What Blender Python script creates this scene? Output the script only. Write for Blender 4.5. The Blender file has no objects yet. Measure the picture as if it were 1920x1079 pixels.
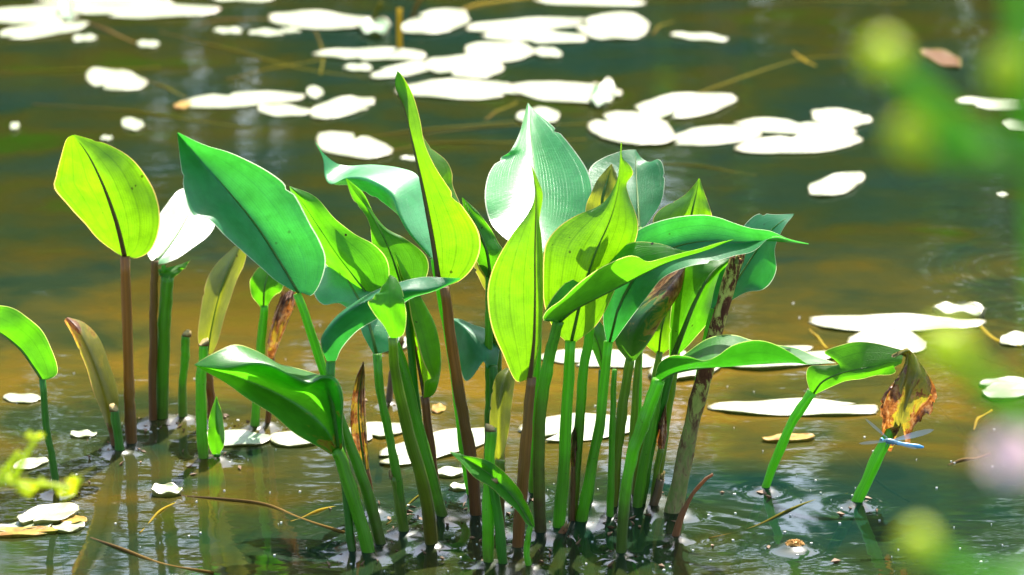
import bpy, math, random
import numpy as np
from mathutils import Vector

# ------------------------------------------------------------------ camera, sky, sun, exposure
random.seed(7)
rng = np.random.default_rng(11)
SC = bpy.context.scene
COL = SC.collection
LENS = 138.0
PITCH = math.radians(14.5)
CAM_D, CAM_H = 5.0, 1.6325
cam_data = bpy.data.cameras.new('camera')
cam = bpy.data.objects.new('camera', cam_data)
COL.objects.link(cam)
cam.location = (0, -CAM_D, CAM_H)
cam.rotation_euler = (math.radians(90) - PITCH, 0, 0)
cam_data.lens = LENS
cam_data.sensor_width = 36
cam_data.clip_start = 0.05
cam_data.clip_end = 400
cam_data.dof.use_dof = True
cam_data.dof.focus_distance = 5.28
cam_data.dof.aperture_fstop = 5.6
SC.camera = cam

SUN_EL, SUN_AZ = math.radians(54), math.radians(18)
world = bpy.data.worlds.new('World')
SC.world = world
world.use_nodes = True
wn = world.node_tree.nodes
sky = wn.new('ShaderNodeTexSky')
sky.sky_type = 'NISHITA'
sky.sun_disc = False
sky.sun_elevation = SUN_EL
sky.sun_rotation = SUN_AZ
sky.air_density = 1.0
sky.dust_density = 2.5
sky.ozone_density = 1.5
wn['Background'].inputs['Strength'].default_value = 0.14
world.node_tree.links.new(sky.outputs[0], wn['Background'].inputs['Color'])
sun_data = bpy.data.lights.new('sun', 'SUN')
sun_data.energy = 5.0
sun_data.angle = math.radians(0.5)
sun_data.color = (1.0, 0.95, 0.86)
sun = bpy.data.objects.new('sun', sun_data)
COL.objects.link(sun)
sdir = Vector((math.cos(SUN_EL) * math.sin(SUN_AZ), math.cos(SUN_EL) * math.cos(SUN_AZ), math.sin(SUN_EL)))
sun.rotation_euler = sdir.to_track_quat('Z', 'Y').to_euler()
sun.location = sdir * 30
SC.view_settings.view_transform = 'Standard'
SC.view_settings.look = 'None'
SC.view_settings.exposure = 1.72
SC.view_settings.gamma = 1.0
SC.view_settings.use_curve_mapping = False
SC.cycles.max_bounces = 10
SC.cycles.transparent_max_bounces = 16
SC.cycles.transmission_bounces = 8
SC.cycles.caustics_reflective = False
SC.cycles.caustics_refractive = False
SC.cycles.sample_clamp_indirect = 6

# ------------------------------------------------------------------ from a sighted direction to a place in the pond
FPX = 1920 * LENS / 36.0
CT, ST = math.cos(PITCH), math.sin(PITCH)
def _ray(px, py):
    a = (px - 960) / FPX; b = (539.5 - py) / FPX
    return np.array([a, CT + b * ST, -ST + b * CT])
def P(px, py, Y):
    d = _ray(px, py); t = (Y + CAM_D) / d[1]
    return np.array([d[0] * t, Y, CAM_H + d[2] * t])
def W(px, py, z=0.0):
    d = _ray(px, py); t = (z - CAM_H) / d[2]
    return np.array([d[0] * t, d[1] * t - CAM_D, z])
def mpp(Y):                       # metres per photo pixel at distance Y
    return (Y + CAM_D) / CT / FPX

def crom(pts, n):                 # Catmull-Rom through pts, resampled to n points even in arc length
    p = np.asarray(pts, float)
    if len(p) == 2:
        t = np.linspace(0, 1, n)[:, None]
        return p[0] * (1 - t) + p[1] * t
    q = np.vstack([2 * p[0] - p[1], p, 2 * p[-1] - p[-2]])
    out = []
    for i in range(len(p) - 1):
        a, b, c, d = q[i], q[i + 1], q[i + 2], q[i + 3]
        for t in np.linspace(0, 1, 12, endpoint=False):
            out.append(0.5 * (2 * b + (c - a) * t + (2 * a - 5 * b + 4 * c - d) * t * t + (3 * b - a - 3 * c + d) * t ** 3))
    out.append(p[-1]); out = np.array(out)
    s = np.concatenate([[0], np.cumsum(np.linalg.norm(np.diff(out[:, :2], axis=0), axis=1))])
    if s[-1] < 1e-9: return np.repeat(p[:1], n, 0)
    k = np.linspace(0, s[-1], n)
    return np.stack([np.interp(k, s, out[:, j]) for j in range(out.shape[1])], 1)

# ------------------------------------------------------------------ mesh helpers
def mesh_obj(name, verts, faces, mat, parent=None, uv=None, smooth=True, origin=None):
    v = np.asarray(verts, float)
    if origin is not None: v = v - np.asarray(origin)
    me = bpy.data.meshes.new(name)
    me.from_pydata(v.tolist(), [], faces)
    if uv is not None:
        lay = me.uv_layers.new(name='UVMap')
        idx = np.empty(len(me.loops), dtype=np.int32)
        me.loops.foreach_get('vertex_index', idx)
        lay.data.foreach_set('uv', np.asarray(uv, np.float32)[idx].ravel())
    if smooth: me.polygons.foreach_set('use_smooth', [True] * len(me.polygons))
    for m in (mat if isinstance(mat, (list, tuple)) else [mat]): me.materials.append(m)
    me.update()
    o = bpy.data.objects.new(name, me)
    COL.objects.link(o)
    if parent is not None: o.parent = parent
    elif origin is not None: o.location = origin
    return o
def tag(o, label, cat, group=None):
    o['label'] = label; o['category'] = cat
    if group: o['group'] = group
    return o
def empty(name, loc, label, cat, group=None):
    o = bpy.data.objects.new(name, None)
    o.empty_display_size = 0.05
    COL.objects.link(o); o.location = loc
    return tag(o, label, cat, group)
def grid_faces(n, m, wrap=False, off=0):
    f = []
    for i in range(n - 1):
        for j in range(m if wrap else m - 1):
            j2 = (j + 1) % m
            f.append((off + i * m + j, off + i * m + j2, off + (i + 1) * m + j2, off + (i + 1) * m + j))
    return f
def tube(path, rad, sides=10, cap=True, squash=1.0, lump=0.0):
    p = np.asarray(path, float); n = len(p)
    r = np.interp(np.linspace(0, 1, n), np.linspace(0, 1, len(rad)), rad) if np.ndim(rad) else np.full(n, rad)
    T = np.gradient(p, axis=0); T /= np.linalg.norm(T, axis=1)[:, None] + 1e-12
    ref = np.array([0.3, 1.0, 0.1]) if abs(T[:, 1]).max() < 0.9 else np.array([0, 0.1, 1.0])
    V = []; UV = []
    ang = np.linspace(0, 2 * math.pi, sides, endpoint=False)
    ph = rng.uniform(0, 6, 4)
    for i in range(n):
        a = np.cross(T[i], ref); a /= np.linalg.norm(a) + 1e-12
        b = np.cross(a, T[i])
        for j, th in enumerate(ang):
            k = 1 + lump * (math.sin(3 * th + ph[0] + i * .9) * .5 + math.sin(th * 2 + ph[1] - i * 1.7) * .5)
            V.append(p[i] + r[i] * k * (math.cos(th) * a + squash * math.sin(th) * b))
            UV.append((j / sides, i / (n - 1)))
    F = grid_faces(n, sides, True)
    if cap:
        F.append(tuple(range(sides - 1, -1, -1)))
        F.append(tuple((n - 1) * sides + j for j in range(sides)))
    return np.array(V), F, UV

# ------------------------------------------------------------------ materials
def new_mat(name):
    m = bpy.data.materials.new(name); m.use_nodes = True
    nt = m.node_tree; nt.nodes.clear()
    return m, nt
def N(nt, t, **k):
    n = nt.nodes.new(t)
    for a, b in k.items():
        if a.startswith('i_'):
            n.inputs[a[2:].replace('_', ' ')].default_value = b
        else: setattr(n, a, b)
    return n
def L(nt, a, b): nt.links.new(a, b)
def mathn(nt, op, a, b=None, clamp=False):
    n = nt.nodes.new('ShaderNodeMath'); n.operation = op; n.use_clamp = clamp
    for i, x in enumerate((a, b)):
        if x is None: continue
        if isinstance(x, (int, float)): n.inputs[i].default_value = x
        else: L(nt, x, n.inputs[i])
    return n.outputs[0]
def ramp(nt, fac, stops):
    n = nt.nodes.new('ShaderNodeValToRGB')
    el = n.color_ramp.elements
    while len(el) > 1: el.remove(el[-1])
    el[0].position, el[0].color = stops[0][0], (*stops[0][1], 1)
    for p, c in stops[1:]:
        e = el.new(p); e.color = (*c, 1)
    L(nt, fac, n.inputs[0])
    return n.outputs[0]
def mixc(nt, fac, a, b, mode='MIX'):
    n = nt.nodes.new('ShaderNodeMix'); n.data_type = 'RGBA'; n.blend_type = mode
    for i, x in ((0, fac), (6, a), (7, b)):
        if isinstance(x, (int, float)): n.inputs[i].default_value = x
        elif isinstance(x, tuple): n.inputs[i].default_value = (*x, 1)
        else: L(nt, x, n.inputs[i])
    return n.outputs[2]
def noise(nt, vec, scale, detail=3, rough=0.55, dist=0.0):
    n = nt.nodes.new('ShaderNodeTexNoise')
    n.inputs['Scale'].default_value = scale; n.inputs['Detail'].default_value = detail
    n.inputs['Roughness'].default_value = rough; n.inputs['Distortion'].default_value = dist
    L(nt, vec, n.inputs['Vector'])
    return n.outputs[0]
def mapping(nt, vec, scale=(1, 1, 1)):
    n = nt.nodes.new('ShaderNodeMapping'); n.inputs['Scale'].default_value = scale
    L(nt, vec, n.inputs['Vector']); return n.outputs[0]

def leaf_mat(name, up, tr, tmix=0.5, rough=0.36, spec=0.6, rim=(0.45, 0.5, 0.12), spots=0.35, vein=0.5, dead=None, wax=0.0):
    m, nt = new_mat(name)
    uvn = N(nt, 'ShaderNodeUVMap', uv_map='UVMap').outputs[0]
    obj = N(nt, 'ShaderNodeTexCoord').outputs['Object']
    info = N(nt, 'ShaderNodeObjectInfo').outputs['Random']
    sep = N(nt, 'ShaderNodeSeparateXYZ'); L(nt, uvn, sep.inputs[0])
    u, v = sep.outputs[0], sep.outputs[1]
    a = mathn(nt, 'ABSOLUTE', mathn(nt, 'SUBTRACT', v, 0.5))        # 0 at the midrib, .5 at the margin
    # arching side veins, a few strong and many fine
    w1 = mathn(nt, 'PINGPONG', mathn(nt, 'MULTIPLY', a, 7.0), 0.5)
    vein1 = mathn(nt, 'LESS_THAN', w1, 0.05)
    w2 = mathn(nt, 'PINGPONG', mathn(nt, 'MULTIPLY', a, 36.0), 0.5)
    vein2 = mathn(nt, 'MULTIPLY', mathn(nt, 'LESS_THAN', w2, 0.12), 0.35)
    cr = noise(nt, mapping(nt, uvn, (110, 5, 1)), 1.0, 3, 0.6, 1.5)
    cross = mathn(nt, 'MULTIPLY', mathn(nt, 'SUBTRACT', cr, 0.5), 0.9)
    mid = mathn(nt, 'LESS_THAN', a, 0.012)
    vsum = mathn(nt, 'MAXIMUM', mathn(nt, 'MAXIMUM', mathn(nt, 'MULTIPLY', vein1, 0.7), vein2), mid)
    blot = noise(nt, obj, 14, 4, 0.6, 0.6)
    big = noise(nt, obj, 5, 2, 0.5)
    up2 = mixc(nt, mathn(nt, 'MULTIPLY', big, 0.9, True), tuple(c * 0.62 for c in up), tuple(min(1, c * 1.45) for c in up))
    tr2 = mixc(nt, big, tuple(c * 0.6 for c in tr), tuple(min(1, c * 1.2) for c in tr))
    tr2 = mixc(nt, mathn(nt, 'ADD', mathn(nt, 'MULTIPLY', vsum, vein * .85), mathn(nt, 'MULTIPLY', cross, 0.45), True), tr2, tuple(c * 0.4 for c in tr))
    up2 = mixc(nt, mathn(nt, 'MULTIPLY', vsum, vein * 0.45), up2, tuple(min(1, c * 1.9 + 0.01) for c in up))
    bl2 = ramp(nt, noise(nt, obj, 38, 4, 0.65, 0.3), [(0.35, (0.72, 0.76, 0.6)), (0.65, (1.12, 1.08, 1.1))])
    tr2 = mixc(nt, 0.8, tr2, bl2, 'MULTIPLY'); up2 = mixc(nt, 0.8, up2, bl2, 'MULTIPLY')
    # small dark specks and nibbles
    vor = N(nt, 'ShaderNodeTexVoronoi', feature='F1'); vor.inputs['Scale'].default_value = 75
    L(nt, obj, vor.inputs['Vector'])
    speck = mathn(nt, 'MULTIPLY', mathn(nt, 'LESS_THAN', vor.outputs[0], 0.16), mathn(nt, 'GREATER_THAN', noise(nt, obj, 22, 2), 0.68 - spots * 0.12))
    rimf = mathn(nt, 'GREATER_THAN', mathn(nt, 'ADD', a, mathn(nt, 'MULTIPLY', mathn(nt, 'SUBTRACT', noise(nt, uvn, 30, 2), 0.5), 0.008)), 0.488)
    up2 = mixc(nt, rimf, up2, rim); tr2 = mixc(nt, rimf, tr2, tuple(min(1, c * 1.6) for c in rim))
    sp = mathn(nt, 'MULTIPLY', speck, spots * 2, True)
    up2 = mixc(nt, sp, up2, (0.02, 0.015, 0.005)); tr2 = mixc(nt, sp, tr2, (0.02, 0.01, 0.0))
    rg = rough
    if dead:                       # withered brown and ochre patches
        dsc, thr, where = dead
        dn = noise(nt, obj, dsc, 5, 0.65, 1.2)
        if where == 'tip': dn = mathn(nt, 'ADD', dn, mathn(nt, 'MULTIPLY', mathn(nt, 'SUBTRACT', u, 0.5), 0.5))
        if where == 'edge': dn = mathn(nt, 'ADD', dn, mathn(nt, 'MULTIPLY', mathn(nt, 'SUBTRACT', a, 0.3), 0.6))
        if where == 'base': dn = mathn(nt, 'ADD', dn, mathn(nt, 'MULTIPLY', mathn(nt, 'SUBTRACT', 0.5, u), 0.4))
        f = ramp(nt, dn, [(thr - 0.03, (0, 0, 0)), (thr + 0.03, (1, 1, 1))])
        fy = ramp(nt, dn, [(thr - 0.1, (0, 0, 0)), (thr, (1, 1, 1))])
        fine = noise(nt, obj, 90, 4, 0.7)
        bro = ramp(nt, fine, [(0.3, (0.035, 0.012, 0.004)), (0.5, (0.16, 0.06, 0.018)), (0.62, (0.34, 0.19, 0.09))])
        brt = ramp(nt, fine, [(0.35, (0.08, 0.02, 0.003)), (0.52, (0.42, 0.14, 0.02)), (0.65, (0.6, 0.35, 0.12))])
        up2 = mixc(nt, fy, up2, (0.26, 0.2, 0.02)); tr2 = mixc(nt, fy, tr2, (0.65, 0.5, 0.02))
        up2 = mixc(nt, f, up2, bro); tr2 = mixc(nt, f, tr2, brt)
    hsv = N(nt, 'ShaderNodeHueSaturation'); L(nt, up2, hsv.inputs['Color'])
    L(nt, mathn(nt, 'ADD', mathn(nt, 'MULTIPLY', info, 0.03), 0.485), hsv.inputs['Hue'])
    pr = N(nt, 'ShaderNodeBsdfPrincipled')
    L(nt, hsv.outputs[0], pr.inputs['Base Color'])
    rgn = mathn(nt, 'ADD', mathn(nt, 'MULTIPLY', blot, 0.22), rg - 0.11)
    L(nt, rgn, pr.inputs['Roughness'])
    pr.inputs['Specular IOR Level'].default_value = spec
    if wax:
        pr.inputs['Coat Weight'].default_value = wax; pr.inputs['Coat Roughness'].default_value = 0.45; pr.inputs['Coat IOR'].default_value = 1.6
    ht = mathn(nt, 'ADD', mathn(nt, 'ADD', mathn(nt, 'MULTIPLY', vsum, -0.3), mathn(nt, 'MULTIPLY', cr, 0.35)), mathn(nt, 'MULTIPLY', blot, 1.5))
    bp = N(nt, 'ShaderNodeBump'); bp.inputs['Strength'].default_value = 0.6; bp.inputs['Distance'].default_value = 0.0014
    L(nt, ht, bp.inputs['Height']); L(nt, bp.outputs[0], pr.inputs['Normal'])
    tl = N(nt, 'ShaderNodeBsdfTranslucent'); L(nt, tr2, tl.inputs['Color']); L(nt, bp.outputs[0], tl.inputs['Normal'])
    mx = N(nt, 'ShaderNodeMixShader'); mx.inputs[0].default_value = tmix
    L(nt, pr.outputs[0], mx.inputs[1]); L(nt, tl.outputs[0], mx.inputs[2])
    out = N(nt, 'ShaderNodeOutputMaterial'); L(nt, mx.outputs[0], out.inputs['Surface'])
    return m

def stem_mat(name, top, low, lowto=0.3, rough=0.35, speck=0.4, spec=0.5, trans=0.35):
    m, nt = new_mat(name)
    uvn = N(nt, 'ShaderNodeUVMap', uv_map='UVMap').outputs[0]
    obj = N(nt, 'ShaderNodeTexCoord').outputs['Object']
    sep = N(nt, 'ShaderNodeSeparateXYZ'); L(nt, uvn, sep.inputs[0])
    st = noise(nt, mapping(nt, uvn, (22, 1.6, 1)), 1.0, 4, 0.65)
    bl = noise(nt, obj, 30, 4, 0.65)
    f = mathn(nt, 'ADD', sep.outputs[1], mathn(nt, 'MULTIPLY', mathn(nt, 'SUBTRACT', bl, 0.5), 0.35))
    c = ramp(nt, f, [(0.12, low), (0.14 + lowto, top), (1.0, tuple(min(1, x * 1.15) for x in top))])
    stc = ramp(nt, st, [(0.36, (0, 0, 0)), (0.66, (1, 1, 1))])
    c = mixc(nt, mathn(nt, 'MULTIPLY', stc, 0.75), c, mixc(nt, 1.0, c, (0.4, 0.42, 0.3), 'MULTIPLY'))
    vor = N(nt, 'ShaderNodeTexVoronoi'); vor.inputs['Scale'].default_value = 160; L(nt, obj, vor.inputs['Vector'])
    sp = mathn(nt, 'MULTIPLY', mathn(nt, 'LESS_THAN', vor.outputs[0], 0.2), mathn(nt, 'GREATER_THAN', bl, 0.62 - 0.1 * speck))
    c = mixc(nt, mathn(nt, 'MULTIPLY', sp, speck), c, (0.03, 0.012, 0.004))
    pr = N(nt, 'ShaderNodeBsdfPrincipled'); L(nt, c, pr.inputs['Base Color'])
    pr.inputs['Roughness'].default_value = rough; pr.inputs['Specular IOR Level'].default_value = spec
    bp = N(nt, 'ShaderNodeBump'); bp.inputs['Strength'].default_value = 0.8; bp.inputs['Distance'].default_value = 0.0012
    L(nt, mathn(nt, 'ADD', st, mathn(nt, 'MULTIPLY', bl, 0.5)), bp.inputs['Height']); L(nt, bp.outputs[0], pr.inputs['Normal'])
    tl = N(nt, 'ShaderNodeBsdfTranslucent'); L(nt, mixc(nt, 1.0, c, (2.2, 2.2, 1.2), 'MULTIPLY'), tl.inputs['Color'])
    mx = N(nt, 'ShaderNodeMixShader'); mx.inputs[0].default_value = trans
    L(nt, pr.outputs[0], mx.inputs[1]); L(nt, tl.outputs[0], mx.inputs[2])
    out = N(nt, 'ShaderNodeOutputMaterial'); L(nt, mx.outputs[0], out.inputs['Surface'])
    return m

M = {}
M['green'] = leaf_mat('leaf_green', (0.04, 0.18, 0.01), (0.13, 0.52, 0.006), 0.55, spots=0.5, spec=0.35)
M['yellow'] = leaf_mat('leaf_yellow_green', (0.07, 0.2, 0.006), (0.23, 0.56, 0.004), 0.56, vein=0.9, rim=(0.45, 0.35, 0.08))
M['waxy'] = leaf_mat('leaf_waxy_blue_green', (0.028, 0.2, 0.075), (0.045, 0.42, 0.03), 0.48, rough=0.38, spec=0.45, rim=(0.4, 0.5, 0.3), spots=0.2, wax=0.12)
M['shiny'] = leaf_mat('leaf_shiny_pale', (0.04, 0.33, 0.07), (0.08, 0.8, 0.06), 0.42, rough=0.35, spec=0.9, rim=(0.5, 0.55, 0.35), spots=0.15, wax=0.5)
M['olive'] = leaf_mat('leaf_olive', (0.1, 0.13, 0.012), (0.4, 0.45, 0.02), 0.5, vein=0.8, rim=(0.4, 0.3, 0.1))
M['pinkish'] = leaf_mat('leaf_pinkish_young', (0.12, 0.13, 0.02), (0.5, 0.48, 0.03), 0.48, dead=(16, 0.66, 'tip'), rim=(0.5, 0.25, 0.15))
M['wither'] = leaf_mat('leaf_withered', (0.14, 0.13, 0.02), (0.45, 0.42, 0.04), 0.42, dead=(42, 0.47, 'edge'), rim=(0.5, 0.38, 0.24))
M['halfdead'] = leaf_mat('leaf_half_withered', (0.03, 0.13, 0.012), (0.1, 0.35, 0.01), 0.4, dead=(22, 0.56, 'tip'), rim=(0.3, 0.2, 0.1))
M['spotgreen'] = leaf_mat('leaf_green_brown_corner', (0.035, 0.18, 0.015), (0.12, 0.6, 0.01), 0.5, dead=(30, 0.8, 'base'), wax=0.1)
M['drybrown'] = leaf_mat('leaf_dry_brown', (0.16, 0.08, 0.03), (0.35, 0.15, 0.04), 0.3, dead=(20, 0.45, 'any'), rough=0.6, rim=(0.3, 0.2, 0.12))
M['deep'] = leaf_mat('leaf_deep_green', (0.02, 0.15, 0.01), (0.04, 0.3, 0.006), 0.42, spec=0.35, rim=(0.35, 0.5, 0.1))
M['st_green'] = stem_mat('stem_green', (0.11, 0.33, 0.01), (0.09, 0.07, 0.015), 0.3, trans=0.42)
M['st_bright'] = stem_mat('stem_bright_green', (0.13, 0.4, 0.012), (0.09, 0.16, 0.015), 0.2, trans=0.42)
M['st_dark'] = stem_mat('stem_dark_green', (0.045, 0.2, 0.01), (0.07, 0.05, 0.01), 0.35)
M['st_brown'] = stem_mat('stem_brown', (0.22, 0.12, 0.02), (0.17, 0.065, 0.014), 0.5, speck=0.2)
M['st_red'] = stem_mat('stem_red_brown', (0.2, 0.1, 0.03), (0.14, 0.03, 0.015), 0.6, speck=0.2)
M['st_olive'] = stem_mat('stem_olive', (0.14, 0.24, 0.015), (0.12, 0.07, 0.012), 0.4)
M['rib'] = stem_mat('midrib_green', (0.1, 0.24, 0.02), (0.1, 0.22, 0.02), 0.1, speck=0, trans=0.35)
M['rib_brown'] = stem_mat('midrib_brown', (0.16, 0.15, 0.02), (0.14, 0.08, 0.02), 0.5, speck=0, trans=0.3)
M['cut'] = stem_mat('cut_pith', (0.42, 0.3, 0.1), (0.16, 0.08, 0.02), 0.4, rough=0.7, trans=0.1)

# ------------------------------------------------------------------ the clump: sighted outlines of each leaf, with depth in cm (third number, + is farther)
LEAVES = []
def leafplant(label, stem, r, sm, rails, m, keel=1, rib='rib', name='water_plant', cat='water plant', ribr=3.2, wave=0.0):
    LEAVES.append(dict(label=label, stem=stem, r=r, sm=sm, rails=rails, m=m, keel=keel, rib=rib, name=name, cat=cat, ribr=ribr, wave=wave))

leafplant('green leaf on a thin dark stem bending out of the left edge of the picture',
  [(108,925),(101,870),(88,800),(80,712)], [9,8,7], 'st_dark',
  [[(84,712,2.4000000000000004),(60,676,2.8000000000000003),(40,648,3.2),(4,618,3.2),(-34,606,2.8000000000000003)],[(80,714,0),(64,690,0),(38,655,0),(0,624,0),(-34,608,3)],[(84,714,-0.5),(104,706,-0.35),(108,692,-0.2),(100,660,-0.050000000000000044),(80,622,0.09999999999999998),(50,592,0.09999999999999998),(18,577,0.09999999999999998),(-34,572,0.25)]], 'green')
leafplant('yellow and pinkish half-rolled young leaf left of the tall brown stem',
  [(214,842),(211,815),(205,790)], [8,8,9], 'st_red',
  [[(200,800,0),(180,745,1),(155,672,1.5),(133,625,1.5),(121,603,1),(124,597,0)],
   [(207,802,-1),(196,745,-3),(172,672,-3.5),(148,622,-3),(130,600,-1.5),(125,596,0)],
   [(214,800,0),(222,758,0.5),(219,725,1),(205,682,1),(186,636,1),(158,606,1),(127,595,0)],
   [(206,800,2),(205,755,3),(196,715,3),(182,675,3),(165,635,2.5),(146,608,1.5),(127,595,0)]], 'pinkish', ribr=0)
leafplant('large yellow-green backlit oval leaf on the tall brown stem at far left',
  [(246,838),(244,780),(240,690),(237,580),(234,480)], [13.5,12.5,11,10], 'st_brown',
  [[(228,481,0),(212,470,1),(180,446,2),(156,416,2.5),(130,385,3),(102,355,3.5),(105,330,3),(114,295,1),(124,263,-1),(136,254,-2)],
   [(234,482,0),(222,430,-1),(206,380,-1.6),(188,335,-2),(165,290,-2),(138,254,-2)],
   [(240,482,0),(258,484,0.5),(282,470,1),(297,435,1.5),(299,395,1.5),(284,350,1),(250,300,0),(200,271,-1),(163,259,-1.6),(140,253,-2)]],
  'yellow', rib='rib_brown', ribr=5)
leafplant('white glaring leaf half hidden behind the big green leaf, on a thin brown stem',
  [(287,795),(286,700),(286,600),(289,490)], [9,8.5,8], 'st_brown',
  [[(283,488,0),(277,474,2),(284,440,7),(304,396,14),(330,362,20),(352,350,23)],
   [(290,490,0),(310,470,3),(335,436,8),(356,398,14),(372,372,20),(385,350,23)],
   [(297,496,0),(316,492,1),(350,474,4),(384,446,8),(402,424,12),(410,390,18),(405,352,23)]], 'shiny')
leafplant('big broad leaf lit bright on one half, its tip highest at left of the clump',
  [(716,1028),(690,925),(650,815),(610,700),(577,595),(560,549)], [12,12,11,9.5,9], 'st_green',
  [[(549,546,0),(518,527,-1),(488,501,-2),(455,474,-3),(425,445,-3.5),(395,412,-3.5),(362,404,-3.5),(347,368,-2.5),(340,318,0),(332,250,4)],[(560,550,0),(530,500,0.8),(482,425,2),(425,355,3),(372,295,4),(333,249,4.4)],[(568,550,0.0),(585,554,0.17),(602,528,0.7),(611,490,1.22),(602,455,1.57),(580,415,1.92),(548,362,2.27),(498,319,2.45),(440,290,2.45),(385,273,2.1),(335,249,1.61)]],
  'waxy', ribr=2.5)
leafplant('green leaf with rippled upper edge showing right behind the big broad leaf',
  [(832,975),(800,860),(775,765),(753,680),(728,615),(704,570)], [13,12,11,10], 'st_green',
  [[(690,566,3),(655,545,4),(622,510,5),(590,470,6),(560,420,7),(543,352,7)],[(703,570,0.0),(672,530,0.0),(635,480,0.25),(600,430,0.75),(570,385,1.25),(543,350,1.75)],[(708,570,0.0),(726,540,0.0),(730,508,0.12),(722,480,0.25),(700,457,0.5),(665,440,0.75),(630,410,1.0),(592,370,1.5),(543,349,1.75)]], 'green', ribr=2)
leafplant('pale blue-green leaf under the rippled one, with a torn lower corner',
  [(757,1003),(745,905),(728,820),(712,740),(706,664)], [10,9.5,9], 'st_green',
  [[(699,662,0),(682,632,1),(668,598,3),(640,571,5),(606,574,6),(588,548,8),(588,500,13),(590,440,17)],
   [(706,664,0),(697,625,1),(682,580,4),(655,530,8),(630,480,13),(608,440,17)],
   [(712,664,0),(742,650,0.5),(748,620,2),(742,560,5),(715,500,10),(660,450,15),(625,430,17)]], 'shiny')
leafplant('folded leaf pointing left over the cut stems, dark below and pale on top',
  [(690,1043),(668,965),(645,885),(628,846)], [13,13.5,14,13], 'st_green',
  [[(620,853,-2),(598,840,-2.5),(560,817,-3),(500,770,-3.5),(440,731,-4),(395,703,-4),(366,686,-4)],
   [(632,846,1),(612,808,3),(574,772,4),(520,738,4.5),(455,709,3),(405,695,-1),(365,685,-4)],
   [(641,842,-1),(641,790,-1.5),(641,745,-1.5),(628,711,-1.2),(606,707,-1),(580,718,-1),(545,704,-1.5),(512,689,-2),(478,684,-2.5),(430,691,-3.5),(392,690,-3.8),(364,685,-4)],
   [(641,842,2),(641,770,3),(638,735,3.5),(622,715,4),(600,704,4),(572,694,4),(545,688,4),(520,683,4),(475,656,3),(440,645,1),(400,662,-2),(364,684,-4)]],
  'spotgreen', keel=1, ribr=0)
leafplant('leaf arched like a swan neck with a white streak on top, behind the chewed leaf',
  [(664,1040),(656,985),(644,860),(630,760),(621,705),(622,676)], [9,9,9.5,9.5], 'st_dark',
  [[(612,676,1.4),(603,652,1.75),(607,625,2.0999999999999996),(640,585,2.4499999999999997),(690,554,2.8),(752,527,2.8),(790,519,2.8),(830,521,2.0999999999999996),(863,522,1.75)],[(614,677,0.18),(605,650,-0.3),(609,627,-0.3),(645,589,-0.3),(692,564,-0.06),(752,547,0.18),(800,544,0.6599999999999999),(840,533,1.6199999999999999),(863,523,2.1000000000000005)],[(630,677,0.6),(642,652,0.6),(668,622,0.9),(702,602,1.2),(740,578,1.5),(770,561,1.8),(810,549,2.4),(863,524,3.0)]], 'waxy', ribr=0)
leafplant('small bright leaf with a chewed ragged upper edge in front of the arched leaf',
  [(810,1026),(799,930,-2),(765,800,-5),(742,700,-8),(735,630,-10)], [13.5,13,12.5,9], 'st_olive',
  [[(733,636,0),(716,606,0),(690,573,0.5),(698,562,0.5),(704,551,0.5),(711,548,.5),(716,537,0.5),(723,530,0.5),(730,516,0.5)],
   [(736,636,0),(733,600,-1.6),(731,560,-2),(731,516,0.5)],
   [(739,636,0),(757,626,-0.5),(762,592,-1),(757,556,-1),(746,526,0),(732,516,0.5)]], 'green', ribr=0)
leafplant('white curling leaf with a twisted hooked tip, left of the tallest leaf',
  [(884,935),(862,800),(842,650),(825,560),(812,484)], [8,7.5,7,6], 'st_bright',
  [[(814,484,0),(814,440,3),(800,382,7),(785,332,10),(752,315,12),(700,308,13),(642,310,13),(610,291,12),(591,266,12)],
   [(806,483,0),(768,437,0),(750,402,1),(735,362,3),(692,336,5),(652,334,7),(624,346,8),(611,332,10),(606,298,11.5),(591,267,12)],
   [(808,484,3),(776,440,3.5),(752,411,4),(712,376,5.5),(682,362,7),(655,350,8.5),(628,347,9.5),(612,332,11),(606,298,12),(591,267,12)]], 'shiny', keel=0, ribr=0)
leafplant('dark green narrow-tipped leaf below the white curling leaf',
  [(800,962),(789,860),(779,760),(770,660),(764,600),(756,548)], [9,9,8.5,8], 'st_dark',
  [[(748,550,0.0),(716,545,0.3),(698,500,0.6),(697,455,0.9),(690,410,1.2),(662,375,1.5),(648,335,1.8)],[(756,550,0.0),(745,510,0.15),(722,450,0.6),(695,400,1.2),(668,362,1.65),(649,335,1.8)],[(764,550,0.0),(792,532,0.6),(804,502,1.2),(795,476,1.5),(760,446,1.8),(724,430,1.8),(702,404,1.8),(682,363,1.8),(650,335,1.8)]], 'green', ribr=2)
leafplant('tallest leaf, slender and yellow-green with a twisted tip, on a brown stem',
  [(893,972),(882,860),(862,750),(842,630),(830,538)], [13,12.5,11.5,10], 'st_brown',
  [[(836,537,-0.5),(862,527,-0.8),(886,504,-1.5),(900,472,-2),(897,435,-2),(872,392,-2),(842,352,-1.5),(815,312,-1),(796,268,0),(788,225,1),(774,178,2),(756,145,2),(746,134,2)],
   [(824,536,0),(815,470,0.3),(802,400,0.6),(786,320,1),(770,250,1.5),(757,200,2),(743,170,2),(741,150,2),(745,134,2)],
   [(838,535,1),(880,500,5),(886,450,7),(870,400,7.5),(850,352,7.5),(848,325,7.5),(836,300,7),(806,275,5.5),(787,243,4),(774,190,3),(758,150,2.2),(746,134,2)]],
  'yellow', rib='rib_brown', ribr=6)
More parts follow.
